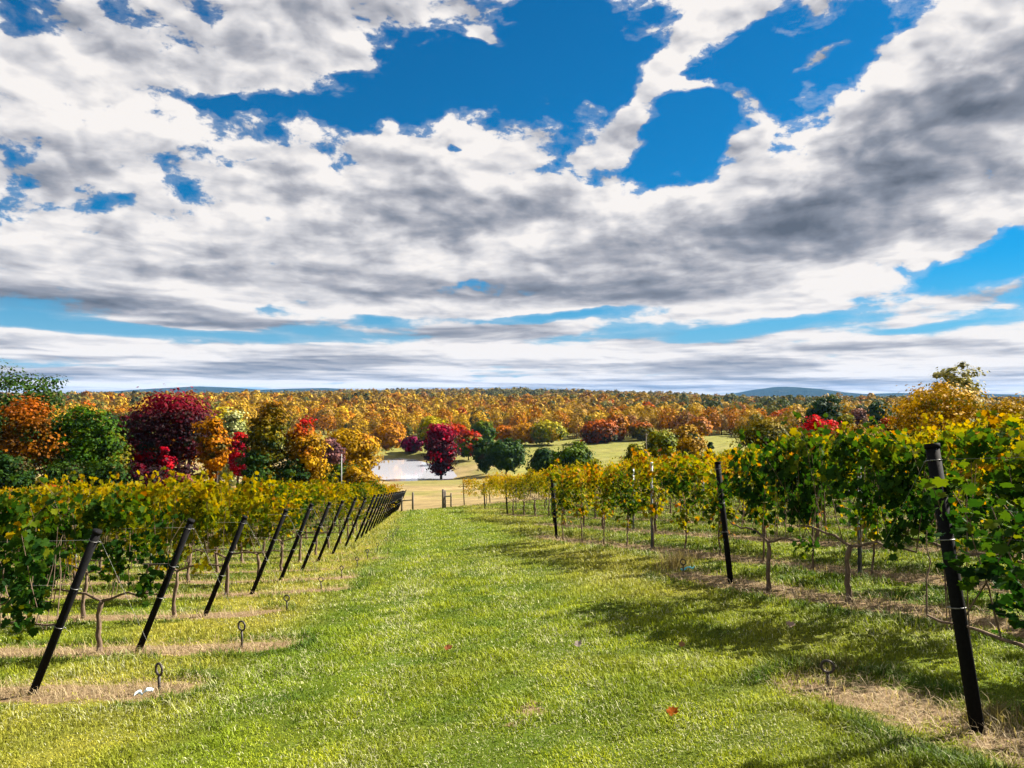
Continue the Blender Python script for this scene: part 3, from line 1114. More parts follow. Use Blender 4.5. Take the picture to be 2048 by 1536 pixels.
EPL, topL = end_post(1.84, 0.72, 0.041)
EPR, topR = end_post(1.80, 0.32, 0.043)
ANC = anchor()
LP = line_post()
firsts = {}
wire_ends = []
for side, rows, D, src, top in (('left', LEFT, DL, EPL, topL), ('right', RIGHT, DR, EPR, topR)):
    for i, p in enumerate(rows):
        if side == 'right' and i > 9:
            continue
        a = math.atan2(-D[1], -D[0])
        z = z1(*p)
        s = 1.0 if i < 2 or side == 'right' else rv.uniform(0.95, 1.02)
        o = place(src, (p[0], p[1], z), a, (s, s, s))
        look = "dark leaning steel end post" if side == 'left' else "dark slightly leaning end post"
        extra = {('left', 0): ", biggest on the left", ('right', 0): ", biggest on the right"}.get((side, i), "")
        tag(o, f"{look} of the {ORD[i + 1]} {side}-hand vine row{extra}", "post", f"end posts of the {side}-hand vine rows")
        tw = np.array([p[0] - D[0] * top[0] * s, p[1] - D[1] * top[0] * s, z + top[2] * s])
        wire_ends.append((side, i, p, D, tw, z))
        # screw anchor beyond the post, and the stay down to it
        if (side == 'left' and i < 12) or (side == 'right' and i < 3):
            q = p - D * (1.42 if side == 'left' else 1.30)
            az = z1(*q)
            sc = 1.25 if i in (0, 1) and side == 'left' else 1.0
            an = place(ANC, (q[0], q[1], az - (0.09 if i == 0 else 0.03)), rv.uniform(-0.4, 0.4), (sc, sc, sc))
            tag(an, f"iron eye anchor in the ground at the end of the {ORD[i + 1]} {side}-hand row", "anchor", "eye anchors at the row ends")
            if (side == 'left' and i < 8) or side == 'right':
                b = MB()
                e = np.array([q[0], q[1], az + 0.24])
                t = np.linspace(0, 1, 6)[:, None]
                b.tube(tw * (1 - t) + e * t, 0.0013 if side == 'left' else 0.0012, 5)
                w = obj("guy_wire", b.mesh("guy_wire", mat_wire))
                tag(w, f"thin stay wire from the {ORD[i + 1]} {side}-hand end post down to its anchor", "wire", "stay wires at the row ends")
for side, i, p, D, tw, z in wire_ends:
    if (side == 'left' and i > 6) or (side == 'right' and i > 2):
        continue
    for lab, hz in (("top", 1.62), ("middle", 1.15), ("cordon", 0.72)):
        b = MB()
        f = hz / 1.7
        st = np.array([p[0], p[1], z]) * (1 - f) + tw * f
        pts = [st]
        for L in (3, 6, 9, 12, 16, 20):
            q = p + D * L
            if q[1] < 1.0:
                break
            pts.append(np.array([q[0], q[1], z1(*q) + hz]))
        if len(pts) < 2:
            continue
        b.tube(pts, 0.0014, 5)
        w = obj("trellis_wire", b.mesh("trellis_wire", mat_wire))
        tag(w, f"{lab} trellis wire along the {ORD[i + 1]} {side}-hand vine row", "wire", "trellis wires along the vine rows")
nlp = {}
for side, rows, D in (('left', LEFT, DL), ('right', RIGHT, DR)):
    for i, p in enumerate(rows):
        if (side == 'left' and i > 13) or (side == 'right' and i > 6):
            continue
        Ls = [5.0, 10.6, 16.2, 21.8] if side == 'left' else {0: [6.0], 1: [5.6], 2: [5.4, 11.5, 17.0]}.get(i, [6, 12, 18, 24, 30])
        for k, L in enumerate(Ls):
            q = p + D * L
            if abs(q[0]) > 0.70 * q[1] + 0.5 or q[1] < 2:
                continue
            o = place(LP, (q[0], q[1], z1(*q)), math.atan2(D[1], D[0]), (1, 1, 1))
            tag(o, f"grey steel line post, {ORD[k + 1]} along the {ORD[i + 1]} {side}-hand vine row", "post", "steel line posts in the vine rows")

# ------------------------------------------------------------------ trees
def crown_mesh(seed, H, Wd, base, n_clump, per, leaf, shape='round', lean=0.0, gap=0.0, dens_in=0.35):
    """Crown made of many small leaves gathered into clumps; returns mesh and clump centres (limbs run to some of them)."""
    r = np.random.default_rng(seed)
    ch = H * (1 - base)
    d = r.normal(size=(n_clump, 3))
    d /= np.linalg.norm(d, axis=1, keepdims=True)
    rad = r.random(n_clump) ** dens_in
    lob = r.normal(size=(6, 3))
    lob /= np.linalg.norm(lob, axis=1, keepdims=True)
    amp = r.uniform(-0.42, 0.30, 6)
    bulge = 1 + sum(a * np.clip((d @ l), 0, 1) ** 2 for a, l in zip(amp, lob))
    c = d * (rad * bulge)[:, None]
    hz = (c[:, 2] + 1) / 2
    hz = np.clip(hz, 0, 1.1) ** 0.85
    if shape == 'round':
        wid = 1.0 + 0 * hz
    elif shape == 'oval':
        wid = 0.85 + 0 * hz
    elif shape == 'cone':
        wid = np.clip(1.15 - 0.85 * hz, 0.15, 1.2)
    elif shape == 'vase':
        wid = 0.65 + 0.5 * np.clip(hz, 0, 1)
    else:
        wid = np.clip(1.1 - 0.25 * hz, 0.3, 1.2)
    P3 = np.stack([c[:, 0] * wid * Wd / 2 + lean * hz * Wd, c[:, 1] * wid * Wd / 2, H * base + np.clip(hz, -0.05, 1.08) * ch], 1)
    cr = Wd * r.uniform(0.06, 0.17, n_clump)
    which = np.repeat(np.arange(n_clump), per)
    n = len(which)
    g = r.normal(size=(n, 3))
    pts = P3[which] + g * cr[which][:, None] * np.array([0.75, 0.75, 0.42])
    ctr = np.array([lean * 0.5 * Wd, 0, H * base + ch * 0.45])
    outw = pts - ctr
    outw /= np.linalg.norm(outw, axis=1, keepdims=True) + 1e-9
    gl = g / (np.linalg.norm(g, axis=1, keepdims=True) + 1e-9)
    nrm = outw * 0.55 + gl * 0.75 + r.normal(size=(n, 3)) * 0.30 + np.array([0, 0, 0.25])
    size = leaf * r.uniform(0.6, 1.45, n)
    ct = r.random(n_clump)
    tint = np.clip(0.5 + 0.50 * (ct[which] - 0.5) + 0.42 * (r.random(n) - 0.5), 0, 1)
    v = quads_from(pts, nrm, size, r, 0.9)
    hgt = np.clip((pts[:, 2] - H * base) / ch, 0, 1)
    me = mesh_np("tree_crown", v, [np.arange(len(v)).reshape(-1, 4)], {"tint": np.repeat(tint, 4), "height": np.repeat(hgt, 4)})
    return me, P3


def trunk_mesh(seed, H, Wd, base, P3, mat, stems=1, rad=None):
    r = np.random.default_rng(seed + 77)
    rad = rad or max(0.06, H * 0.022)
    b = MB()
    for s in range(stems):
        off = np.array([0, 0]) if stems == 1 else r.normal(0, Wd * 0.07, 2)
        k = 7
        zz = np.linspace(-0.3, H * (base + (1 - base) * 0.62), k)
        w = np.cumsum(r.normal(0, H * 0.006, (k, 2)), 0) + off * np.linspace(0.6, 2.0, k)[:, None]
        b.tube(np.column_stack([w, zz]), rad * np.linspace(1.15, 0.30, k), 8)
        for j in range(6 if stems == 1 else 3):
            t = P3[r.integers(0, len(P3))]
            i = r.integers(2, k - 1)
            a = np.array([w[i][0], w[i][1], zz[i]])
            if t[2] < a[2]:
                t = np.array([t[0], t[1], a[2] + 0.15 * H])
            u = np.linspace(0, 1, 5)[:, None]
            mid = a * (1 - u) + t * u + np.array([0, 0, 0.05 * H]) * np.sin(u * 3.14)
            b.tube(mid, np.linspace(rad * 0.42, rad * 0.10, 5), 6)
    return b.mesh("tree_trunk", mat)


bark_dark = mat_bark("dark bark", (0.045, 0.035, 0.028))
bark_grey = mat_bark("grey bark", (0.13, 0.11, 0.09))
G_DARK = [(0.010, 0.026, 0.010), (0.018, 0.042, 0.012), (0.032, 0.062, 0.014), (0.055, 0.085, 0.018)]
G_MID = [(0.014, 0.038, 0.010), (0.030, 0.070, 0.012), (0.060, 0.105, 0.016), (0.11, 0.14, 0.020)]
G_YEL = [(0.045, 0.075, 0.012), (0.10, 0.13, 0.016), (0.20, 0.20, 0.020), (0.33, 0.27, 0.030)]
OLIVE = [(0.030, 0.040, 0.010), (0.075, 0.080, 0.014), (0.15, 0.125, 0.020), (0.27, 0.19, 0.030)]
GOLD = [(0.15, 0.09, 0.016), (0.28, 0.165, 0.020), (0.42, 0.25, 0.028), (0.52, 0.33, 0.045)]
ORANGE = [(0.15, 0.055, 0.015), (0.30, 0.11, 0.018), (0.44, 0.17, 0.022), (0.52, 0.25, 0.035)]
RUSSET = [(0.045, 0.028, 0.012), (0.11, 0.05, 0.016), (0.22, 0.085, 0.020), (0.34, 0.13, 0.025)]
MAROON = [(0.012, 0.008, 0.010), (0.024, 0.010, 0.013), (0.052, 0.012, 0.017), (0.11, 0.016, 0.024)]
CRIM = [(0.10, 0.014, 0.022), (0.22, 0.018, 0.030), (0.38, 0.026, 0.036), (0.50, 0.05, 0.045)]
SCARL = [(0.26, 0.012, 0.018), (0.46, 0.018, 0.024), (0.62, 0.030, 0.032), (0.66, 0.07, 0.045)]
PALE = [(0.12, 0.15, 0.05), (0.22, 0.25, 0.10), (0.34, 0.36, 0.18), (0.44, 0.43, 0.25)]
MAUVE = [(0.05, 0.028, 0.034), (0.10, 0.05, 0.055), (0.17, 0.085, 0.085), (0.24, 0.13, 0.11)]

# label, name, px centre, py top, px width, distance, stops, crest colour, bough colour, shape, base fraction, stems, bark
TREES = [
    ("tall dark green tree at the left edge of the picture, taller than its neighbours", "broadleaf_tree", -6, 730, 190, 72, G_DARK, None, (0.05, 0.08, 0.02), 'vase', 0.16, 1, bark_dark),
    ("russet tree with orange boughs just inside the left edge, under the taller green crown", "broadleaf_tree", 62, 792, 124, 68, RUSSET, (0.26, 0.075, 0.02), (0.018, 0.045, 0.012), 'round', 0.14, 1, bark_dark),
    ("dense plain green tree between the russet tree and the maroon tree", "broadleaf_tree", 178, 802, 138, 70, G_MID, None, (0.016, 0.034, 0.010), 'oval', 0.10, 1, bark_dark),
    ("olive-brown tree low on the right flank of the dense plain green tree", "broadleaf_tree", 225, 850, 70, 72, OLIVE, None, None, 'oval', 0.08, 1, bark_dark),
    ("small blackish maroon tree squeezed left of the great maroon tree", "broadleaf_tree", 258, 826, 64, 82, MAROON, None, (0.015, 0.022, 0.012), 'oval', 0.10, 1, bark_dark),
    ("great maroon tree with a crimson crest, biggest dark red crown on the left", "broadleaf_tree", 352, 786, 158, 78, MAROON, (0.15, 0.018, 0.028), (0.012, 0.016, 0.010), 'round', 0.20, 3, bark_dark),
    ("pink-red shrub low at the foot of the great maroon tree's left side", "shrub", 288, 888, 44, 75, CRIM, None, (0.10, 0.015, 0.03), 'oval', 0.05, 2, bark_dark),
    ("crimson spindly bush in front of the great maroon tree's trunk", "shrub", 332, 882, 34, 74, CRIM, None, (0.03, 0.02, 0.02), 'vase', 0.1, 1, bark_dark),
    ("open orange tree with bare crooked stems right of the great maroon tree", "broadleaf_tree", 428, 826, 58, 73, ORANGE, (0.42, 0.19, 0.03), (0.07, 0.06, 0.02), 'vase', 0.34, 2, bark_dark),
    ("dull pink thicket on the ground beneath the great maroon tree", "shrub", 382, 940, 72, 72, [(0.07, 0.03, 0.03), (0.15, 0.06, 0.055), (0.25, 0.10, 0.09), (0.30, 0.15, 0.12)], None, (0.03, 0.04, 0.015), 'round', 0.0, 3, bark_dark),
    ("dark undergrowth bush at the very left edge under the russet tree", "shrub", 22, 905, 110, 63, G_DARK, None, (0.05, 0.035, 0.015), 'round', 0.0, 3, bark_dark),
    ("dark green bush under the gap between russet and plain green trees", "shrub", 128, 912, 96, 64, G_DARK, None, (0.03, 0.03, 0.012), 'round', 0.0, 3, bark_dark),
    ("deep green bush at the foot of the dense plain green tree", "shrub", 212, 915, 92, 65, G_DARK, None, (0.07, 0.05, 0.015), 'round', 0.0, 3, bark_dark),
    ("blackish bush under the left half of the great maroon tree", "shrub", 296, 912, 84, 67, MAROON, None, (0.012, 0.020, 0.010), 'round', 0.0, 3, bark_dark),
    ("rusty red bush at the foot of the leftmost trees", "shrub", 92, 972, 64, 60, [(0.10, 0.025, 0.012), (0.20, 0.05, 0.018), (0.32, 0.085, 0.025), (0.36, 0.13, 0.03)], None, None, 'round', 0.0, 2, bark_dark),
    ("pale yellow tree showing behind the great maroon tree's right shoulder", "broadleaf_tree", 440, 797, 84, 150, [(0.18, 0.15, 0.03), (0.30, 0.24, 0.05), (0.42, 0.34, 0.08), (0.50, 0.42, 0.14)], None, None, 'round', 0.08, 1, bark_grey),
    ("silvery pale green tree behind and between the maroon and the tall ivy-green tree", "broadleaf_tree", 462, 822, 62, 135, PALE, None, None, 'round', 0.05, 1, bark_grey),
    ("round scarlet tree low between the orange tree and the tall ivy-green tree", "broadleaf_tree", 476, 862, 46, 125, CRIM, (0.42, 0.04, 0.04), (0.06, 0.03, 0.02), 'round', 0.05, 1, bark_dark),
    ("tall ragged ivy-green tree with an orange tip, left of the red-topped orange tree", "broadleaf_tree", 532, 792, 96, 84, OLIVE, (0.28, 0.13, 0.03), (0.020, 0.038, 0.014), 'oval', 0.02, 1, bark_dark),
    ("dark holly-green bush at the foot of the tall ivy-green tree", "shrub", 512, 902, 62, 82, G_DARK, None, None, 'round', 0.0, 2, bark_dark),
    ("bright orange tree with a red top standing right of the tall ivy-green tree", "broadleaf_tree", 606, 836, 84, 86, GOLD, (0.36, 0.035, 0.035), (0.36, 0.15, 0.025), 'oval', 0.03, 1, bark_dark),
    ("dark green bush under the red-topped orange tree", "shrub", 580, 915, 66, 84, G_DARK, None, (0.09, 0.07, 0.02), 'round', 0.0, 2, bark_dark),
    ("bare mauve-grey tree in front of the big golden tree", "broadleaf_tree", 662, 864, 46, 108, MAUVE, None, None, 'round', 0.10, 1, bark_grey),
    ("big golden tree with drooping boughs left of the pond", "broadleaf_tree", 702, 832, 108, 118, GOLD, None, (0.40, 0.17, 0.03), 'round', 0.06, 2, bark_dark),
    ("peach-orange tree across the pond, just right of the big golden tree", "broadleaf_tree", 776, 852, 56, 262, [(0.20, 0.10, 0.03), (0.34, 0.16, 0.04), (0.44, 0.22, 0.06), (0.50, 0.30, 0.09)], None, None, 'round', 0.05, 1, bark_dark),
    ("golden thicket spilling over the end of the left vine rows", "shrub", 716, 932, 58, 96, GOLD, None, (0.10, 0.08, 0.02), 'round', 0.0, 3, bark_dark),
    ("dark green undergrowth at the foot of the big golden tree", "shrub", 678, 930, 84, 97, G_DARK, None, (0.16, 0.11, 0.02), 'round', 0.0, 3, bark_dark),
    ("crimson and maroon tree standing on the near bank of the pond", "broadleaf_tree", 882, 849, 66, 183, MAROON, (0.30, 0.020, 0.045), (0.34, 0.022, 0.042), 'oval', 0.06, 1, bark_dark),
    ("small purple tree across the pond, left of the crimson tree", "broadleaf_tree", 826, 872, 40, 252, [(0.05, 0.014, 0.03), (0.11, 0.022, 0.05), (0.20, 0.03, 0.07), (0.28, 0.05, 0.09)], None, (0.04, 0.03, 0.035), 'round', 0.04, 1, bark_dark),
    ("yellow-green tree behind the crimson pond tree", "broadleaf_tree", 868, 838, 54, 246, G_YEL, (0.36, 0.30, 0.03), None, 'round', 0.08, 1, bark_dark),
    ("coral red tree rising behind the crimson pond tree's right shoulder", "broadleaf_tree", 908, 850, 44, 240, CRIM, (0.42, 0.09, 0.05), None, 'oval', 0.08, 1, bark_dark),
    ("green tree touched with red, right of the crimson pond tree", "broadleaf_tree", 938, 864, 52, 222, G_MID, (0.34, 0.05, 0.04), (0.30, 0.05, 0.035), 'round', 0.10, 1, bark_dark),
    ("leafy green tree with a rounded top behind the red-touched green tree", "broadleaf_tree", 962, 845, 40, 262, G_MID, (0.12, 0.15, 0.03), None, 'round', 0.08, 1, bark_dark),
    ("dark green round tree leaning over its shadow on the meadow", "broadleaf_tree", 1012, 880, 76, 176, G_DARK, None, None, 'round', 0.12, 1, bark_dark),
    ("smaller dark tree touching the left side of the dark round meadow tree", "broadleaf_tree", 972, 884, 46, 184, G_DARK, None, (0.05, 0.04, 0.02), 'round', 0.10, 1, bark_dark),
    ("salmon orange tree, left one of the row along the upper meadow edge", "broadleaf_tree", 1006, 854, 44, 292, ORANGE, (0.46, 0.17, 0.05), None, 'round', 0.05, 1, bark_dark),
    ("amber orange tree in the middle of the row along the upper meadow edge", "broadleaf_tree", 1050, 850, 52, 290, [(0.22, 0.11, 0.015), (0.38, 0.18, 0.02), (0.50, 0.25, 0.025), (0.56, 0.30, 0.04)], None, None, 'round', 0.05, 1, bark_dark),
    ("lemon yellow and green tree, right one of the row along the upper meadow edge", "broadleaf_tree", 1096, 845, 62, 286, G_YEL, (0.36, 0.31, 0.04), (0.42, 0.28, 0.03), 'round', 0.03, 1, bark_dark),
    ("dark bluish evergreen bush behind the right vines, left of the willow-green one", "shrub", 1088, 893, 66, 128, G_DARK, None, None, 'cone', 0.0, 2, bark_dark),
    ("willow-green rounded bush behind the right vines, dark on its left half", "shrub", 1150, 888, 72, 124, G_MID, (0.09, 0.13, 0.02), (0.010, 0.026, 0.010), 'round', 0.0, 3, bark_dark),
    ("rust red tree with a shaded green skirt at the edge of the far wood", "broadleaf_tree", 1198, 843, 58, 288, [(0.04, 0.035, 0.015), (0.14, 0.05, 0.02), (0.32, 0.08, 0.03), (0.42, 0.13, 0.04)], (0.44, 0.13, 0.04), (0.03, 0.04, 0.02), 'round', 0.03, 1, bark_dark),
    ("upright amber tree beside the rust red tree at the wood's edge", "broadleaf_tree", 1233, 828, 40, 294, ORANGE, None, (0.16, 0.12, 0.03), 'oval', 0.05, 1, bark_dark),
    ("low russet tree right of the upright amber tree at the wood's edge", "broadleaf_tree", 1284, 848, 40, 292, OLIVE, (0.36, 0.12, 0.04), None, 'round', 0.03, 1, bark_dark),
    ("small yellow-green conical bush left of the dark meadow pole", "shrub", 1270, 888, 48, 104, G_YEL, None, (0.03, 0.05, 0.02), 'cone', 0.0, 1, bark_dark),
    ("loose yellow-green tree right of the dark meadow pole", "broadleaf_tree", 1322, 862, 62, 106, G_YEL, None, (0.04, 0.06, 0.02), 'round', 0.06, 1, bark_dark),
    ("amber tree with thin crown behind the loose yellow-green tree", "broadleaf_tree", 1374, 855, 64, 150, [(0.16, 0.10, 0.02), (0.28, 0.17, 0.025), (0.40, 0.23, 0.03), (0.46, 0.30, 0.05)], None, (0.05, 0.06, 0.02), 'round', 0.12, 1, bark_dark),
    ("small dark cedar alone on the meadow slope", "conifer", 1420, 884, 22, 150, G_DARK, None, None, 'cone', 0.02, 1, bark_dark),
    ("orange tree standing higher behind the cedar at the wood's edge", "broadleaf_tree", 1398, 838, 44, 280, ORANGE, None, (0.22, 0.13, 0.03), 'round', 0.05, 1, bark_dark),
    ("olive tree with thin yellowing crown behind the tall right vines", "broadleaf_tree", 1528, 826, 104, 82, OLIVE, (0.27, 0.19, 0.02), (0.035, 0.045, 0.014), 'vase', 0.10, 2, bark_dark),
    ("brown-olive bush right of the thin yellowing olive tree", "shrub", 1592, 858, 84, 76, OLIVE, None, (0.22, 0.14, 0.04), 'round', 0.0, 3, bark_dark),
    ("blazing scarlet tree rising above the right vine rows", "broadleaf_tree", 1640, 829, 66, 96, SCARL, (0.66, 0.035, 0.04), (0.50, 0.03, 0.03), 'round', 0.18, 1, bark_dark),
    ("dark dome-shaped oak behind the scarlet tree", "broadleaf_tree", 1640, 797, 62, 190, G_DARK, None, None, 'round', 0.03, 1, bark_dark),
    ("yellow-green tree close on the right of the scarlet tree", "broadleaf_tree", 1686, 832, 40, 120, G_YEL, None, None, 'round', 0.05, 1, bark_dark),
    ("wide gold thicket between the scarlet tree and the big orange tree", "shrub", 1716, 852, 120, 78, [(0.12, 0.08, 0.015), (0.24, 0.15, 0.02), (0.38, 0.22, 0.03), (0.44, 0.30, 0.05)], None, (0.10, 0.09, 0.02), 'round', 0.0, 3, bark_dark),
    ("greyish pink tree far behind the gold thicket", "broadleaf_tree", 1716, 812, 40, 230, MAUVE, (0.24, 0.12, 0.08), (0.04, 0.05, 0.035), 'round', 0.03, 1, bark_grey),
    ("deep blue-green tree far behind, left of the big orange tree", "broadleaf_tree", 1764, 806, 46, 220, G_DARK, None, None, 'round', 0.02, 1, bark_dark),
    ("coral red bush tucked under the left side of the big orange tree", "shrub", 1782, 834, 50, 84, CRIM, (0.50, 0.12, 0.07), None, 'round', 0.0, 2, bark_dark),
    ("dark green shrub below the coral red bush", "shrub", 1790, 858, 70, 66, G_DARK, None, (0.06, 0.07, 0.02), 'round', 0.0, 3, bark_dark),
    ("big amber tree towering over the right vine rows", "broadleaf_tree", 1880, 760, 168, 62, [(0.16, 0.11, 0.015), (0.36, 0.22, 0.02), (0.56, 0.31, 0.024), (0.66, 0.42, 0.04)], None, (0.12, 0.11, 0.02), 'round', 0.10, 1, bark_grey),
    ("pale leafed tree poking above the big amber tree", "broadleaf_tree", 1918, 738, 84, 70, [(0.10, 0.11, 0.03), (0.22, 0.21, 0.07), (0.36, 0.33, 0.15), (0.44, 0.40, 0.22)], None, (0.05, 0.06, 0.02), 'vase', 0.25, 1, bark_grey),
    ("broad golden tree at the right edge of the picture", "broadleaf_tree", 2014, 794, 140, 60, [(0.26, 0.16, 0.016), (0.42, 0.26, 0.020), (0.56, 0.34, 0.026), (0.62, 0.42, 0.04)], None, (0.20, 0.15, 0.02), 'round', 0.05, 1, bark_dark),
    ("yellow-green shrub below the big amber tree, just above the vines", "shrub", 1950, 842, 90, 52, G_YEL, None, (0.03, 0.05, 0.015), 'round', 0.0, 3, bark_dark),
]
for k, (lab, nm_, cx, ty, wpx, D, stops, top, patch, shape, bf, stems, bark) in enumerate(TREES):
    x = (cx - 1024) / FPX * D
    zb = z1(x, D)
    H = (790 - ty) / FPX * D - zb
    Wd = wpx / FPX * D * 1.02
    leaf = max(0.19, 0.0036 * D) if D < 130 else 0.0033 * D
    ncl = int(np.clip(45 + 1.1 * H * Wd, 48, 140))
    per = 60 if D > 140 else 84
    root = empty(nm_, (x, D, zb))
    cm, P3 = crown_mesh(300 + k, H, Wd, bf, ncl, per, leaf, shape)
    matname = f"leaves of tree {k}"
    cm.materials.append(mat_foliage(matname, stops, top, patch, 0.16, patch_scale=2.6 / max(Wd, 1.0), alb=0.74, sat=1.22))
    obj("crown", cm, root)
    obj("trunk", trunk_mesh(300 + k, H, Wd, bf, P3, bark, stems), root)
    tag(root, lab, "tree" if nm_ != "shrub" else "shrub", "trees and shrubs around the vineyard")

# ------------------------------------------------------------------ the far wood: an edge of single trees, then the mass behind it
mat_forest, T = None, None
m, T = new_mat("autumn wood")
finish(m, T, leafy(T, T.node('ShaderNodeHueSaturation', {'Saturation': 1.1, 'Color': attr(T, "col", 0)}).outputs[0], 0.18, 0.7, 0.05, 0.88))
mat_forest = m
PAL = [np.array(p) for p in ((0.30, 0.185, 0.040), (0.35, 0.225, 0.045), (0.33, 0.145, 0.030), (0.26, 0.165, 0.060), (0.20, 0.145, 0.045), (0.10, 0.10, 0.025),
                             (0.050, 0.070, 0.022), (0.030, 0.050, 0.020), (0.32, 0.085, 0.028), (0.38, 0.25, 0.045), (0.18, 0.085, 0.040))]
PW = np.array([0.14, 0.13, 0.08, 0.12, 0.11, 0.12, 0.10, 0.09, 0.03, 0.09, 0.03])
PW = PW / PW.sum()


def wood_tree(seed, n, leaf, H=14.0, Wd=10.5, base=0.05):
    """A small far tree: leaf clusters over the lumpy shell of its crown, some hanging lower."""
    r = np.random.default_rng(seed)
    d = r.normal(size=(n, 3))
    d[:, 2] = np.abs(d[:, 2]) * 1.1 - 0.55
    d /= np.linalg.norm(d, axis=1, keepdims=True)
    lob = r.normal(size=(7, 3)); lob /= np.linalg.norm(lob, axis=1, keepdims=True)
    amp = r.uniform(-0.25, 0.30, 7)
    dots = np.clip(d @ lob.T, 0, 1) ** 3
    bul = 1 + (dots * amp).sum(1)
    c = d * (bul * r.uniform(0.72, 1.0, n))[:, None]
    zc = H * (base + (1 - base) * 0.46)
    pts = c * np.array([Wd / 2, Wd / 2, H * (1 - base) * 0.52]) + np.array([0, 0, zc])
    nrm = d + r.normal(size=(n, 3)) * 0.45
    v = quads_from(pts, nrm, leaf * r.uniform(0.6, 1.4, n), r, 0.9)
    ti = np.clip(0.5 + 0.5 * (dots.argmax(1) % 3 - 1) * 0.4 + 0.45 * (r.random(n) - 0.5), 0, 1)
    return v, np.repeat(ti, 4), pts


edge_src = []
edge_cols = [("amber", 0), ("golden", 1), ("rust orange", 2), ("tan", 3), ("brownish olive", 5), ("dark green", 7), ("pale gold", 9), ("dull brown", 10)]
for j, (cn, pi) in enumerate(edge_cols):
    co, ti, P3 = wood_tree(500 + j, 480, 1.15)
    colr = PAL[pi] * (0.55 + 0.9 * ti)[:, None]
    me = mesh_np("wood_tree_crown", co, [np.arange(len(co)).reshape(-1, 4)], {"col": colr})
    me.materials.append(mat_forest)
    root = empty("wood_edge_tree", (0, 0, -500))
    obj("crown", me, root)
    obj("trunk", trunk_mesh(500 + j, 14.0, 9.5, 0.16, P3, bark_dark), root)
    edge_src.append((cn, root))


def in_wood(x, y):
    s = x / y
    front = np.interp(s, [-0.9, -0.42, -0.36, -0.25, -0.16, -0.10, 0.0, 0.08, 0.3, 0.36, 0.50, 0.9], [190, 200, 330, 345, 300, 340, 330, 306, 300, 270, 230, 200])
    return y > front


re_ = np.random.default_rng(77)
ss_ = np.linspace(-0.66, 0.66, 140)
for j, s in enumerate(ss_):
    f = np.interp(s, [-0.9, -0.42, -0.36, -0.25, -0.16, -0.10, 0.0, 0.08, 0.3, 0.36, 0.50, 0.9], [190, 200, 330, 345, 300, 340, 330, 306, 300, 270, 230, 200])
    y = f + re_.uniform(-4, 14)
    x = s * y + re_.normal(0, 1.0)
    cn, src = edge_src[re_.choice(8, p=[0.16, 0.13, 0.15, 0.14, 0.12, 0.14, 0.08, 0.08])]
    sc = re_.uniform(0.46, 0.80)
    o = place(src, (x, y, z1(x, y) - 0.2), re_.uniform(0, 6.28), (sc, sc, sc * re_.uniform(0.9, 1.15)))
    where = "left of the pond" if s < -0.2 else ("beyond the upper meadow" if s < 0.1 else ("above the right-hand meadow" if s < 0.32 else "behind the right-hand vine rows"))
    tag(o, f"{cn} tree in the front edge of the far wood, {where}", "tree", f"{cn} trees in the wood edge {where}")

V, C = [], []
fsrc_near = [wood_tree(600 + j, 210, 1.6) for j in range(6)]
fsrc_mid = [wood_tree(620 + j, 110, 2.4) for j in range(6)]
fsrc_far = [wood_tree(640 + j, 60, 3.4) for j in range(6)]


FAR_TONE = np.array([0.20, 0.165, 0.062])  # distant crowns blend towards this tan; haze put into their colour


def scatter(y0, y1, spacing, srcs, smin, smax, tone=0.0):
    rows = np.arange(y0, y1, spacing)
    for y in rows:
        w = 0.74 * y + 40
        xs = np.arange(-w, w, spacing * 1.05)
        xs = xs + re_.uniform(-0.45, 0.45, len(xs)) * spacing
        ys = y + re_.uniform(-0.5, 0.5, len(xs)) * spacing
        ok = in_wood(xs, ys - 12)
        xs, ys = xs[ok], ys[ok]
        if not len(xs):
            continue
        zs = Zt(xs, ys)
        zone = vnoise(xs, ys, 120.0, 51, 2)
        for x, yv, z, zn in zip(xs, ys, zs, zone):
            co, ti, _ = srcs[re_.integers(0, len(srcs))]
            sc = re_.uniform(smin, smax)
            a = re_.uniform(0, 6.28)
            ca, sa = math.cos(a), math.sin(a)
            v = np.empty_like(co)
            v[:, 0] = (co[:, 0] * ca - co[:, 1] * sa) * sc + x
            v[:, 1] = (co[:, 0] * sa + co[:, 1] * ca) * sc + yv
            v[:, 2] = co[:, 2] * sc * re_.uniform(0.8, 1.2) + z - 0.3
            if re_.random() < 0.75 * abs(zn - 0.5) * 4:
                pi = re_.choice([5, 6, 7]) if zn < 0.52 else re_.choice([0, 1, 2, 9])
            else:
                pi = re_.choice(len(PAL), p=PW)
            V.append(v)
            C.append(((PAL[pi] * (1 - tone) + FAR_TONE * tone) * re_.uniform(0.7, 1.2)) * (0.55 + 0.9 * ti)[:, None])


scatter(205, 430, 7.0, fsrc_near, 0.40, 0.80)
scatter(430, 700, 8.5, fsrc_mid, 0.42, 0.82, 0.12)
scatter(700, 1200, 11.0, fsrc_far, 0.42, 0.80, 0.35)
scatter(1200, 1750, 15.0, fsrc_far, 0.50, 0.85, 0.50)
V = np.concatenate(V)
C = np.concatenate(C)
me = mesh_np("far_wood", V, [np.arange(len(V)).reshape(-1, 4)], {"col": C})
me.materials.append(mat_forest)
tag(obj("far_wood", me), "orange and gold autumn wood rolling over the far hills", "wood", kind='stuff')
print("far wood quads", len(V) // 4)

# ------------------------------------------------------------------ braces at the field gap, rail fence, poles
mat_wood = mat_bark("weathered timber", (0.10, 0.085, 0.07))
mat_pale = mat_plain("pale painted metal", (0.22, 0.225, 0.23), 0.6, 0.0, 0.4, 20.0, 0.15, 0.001)


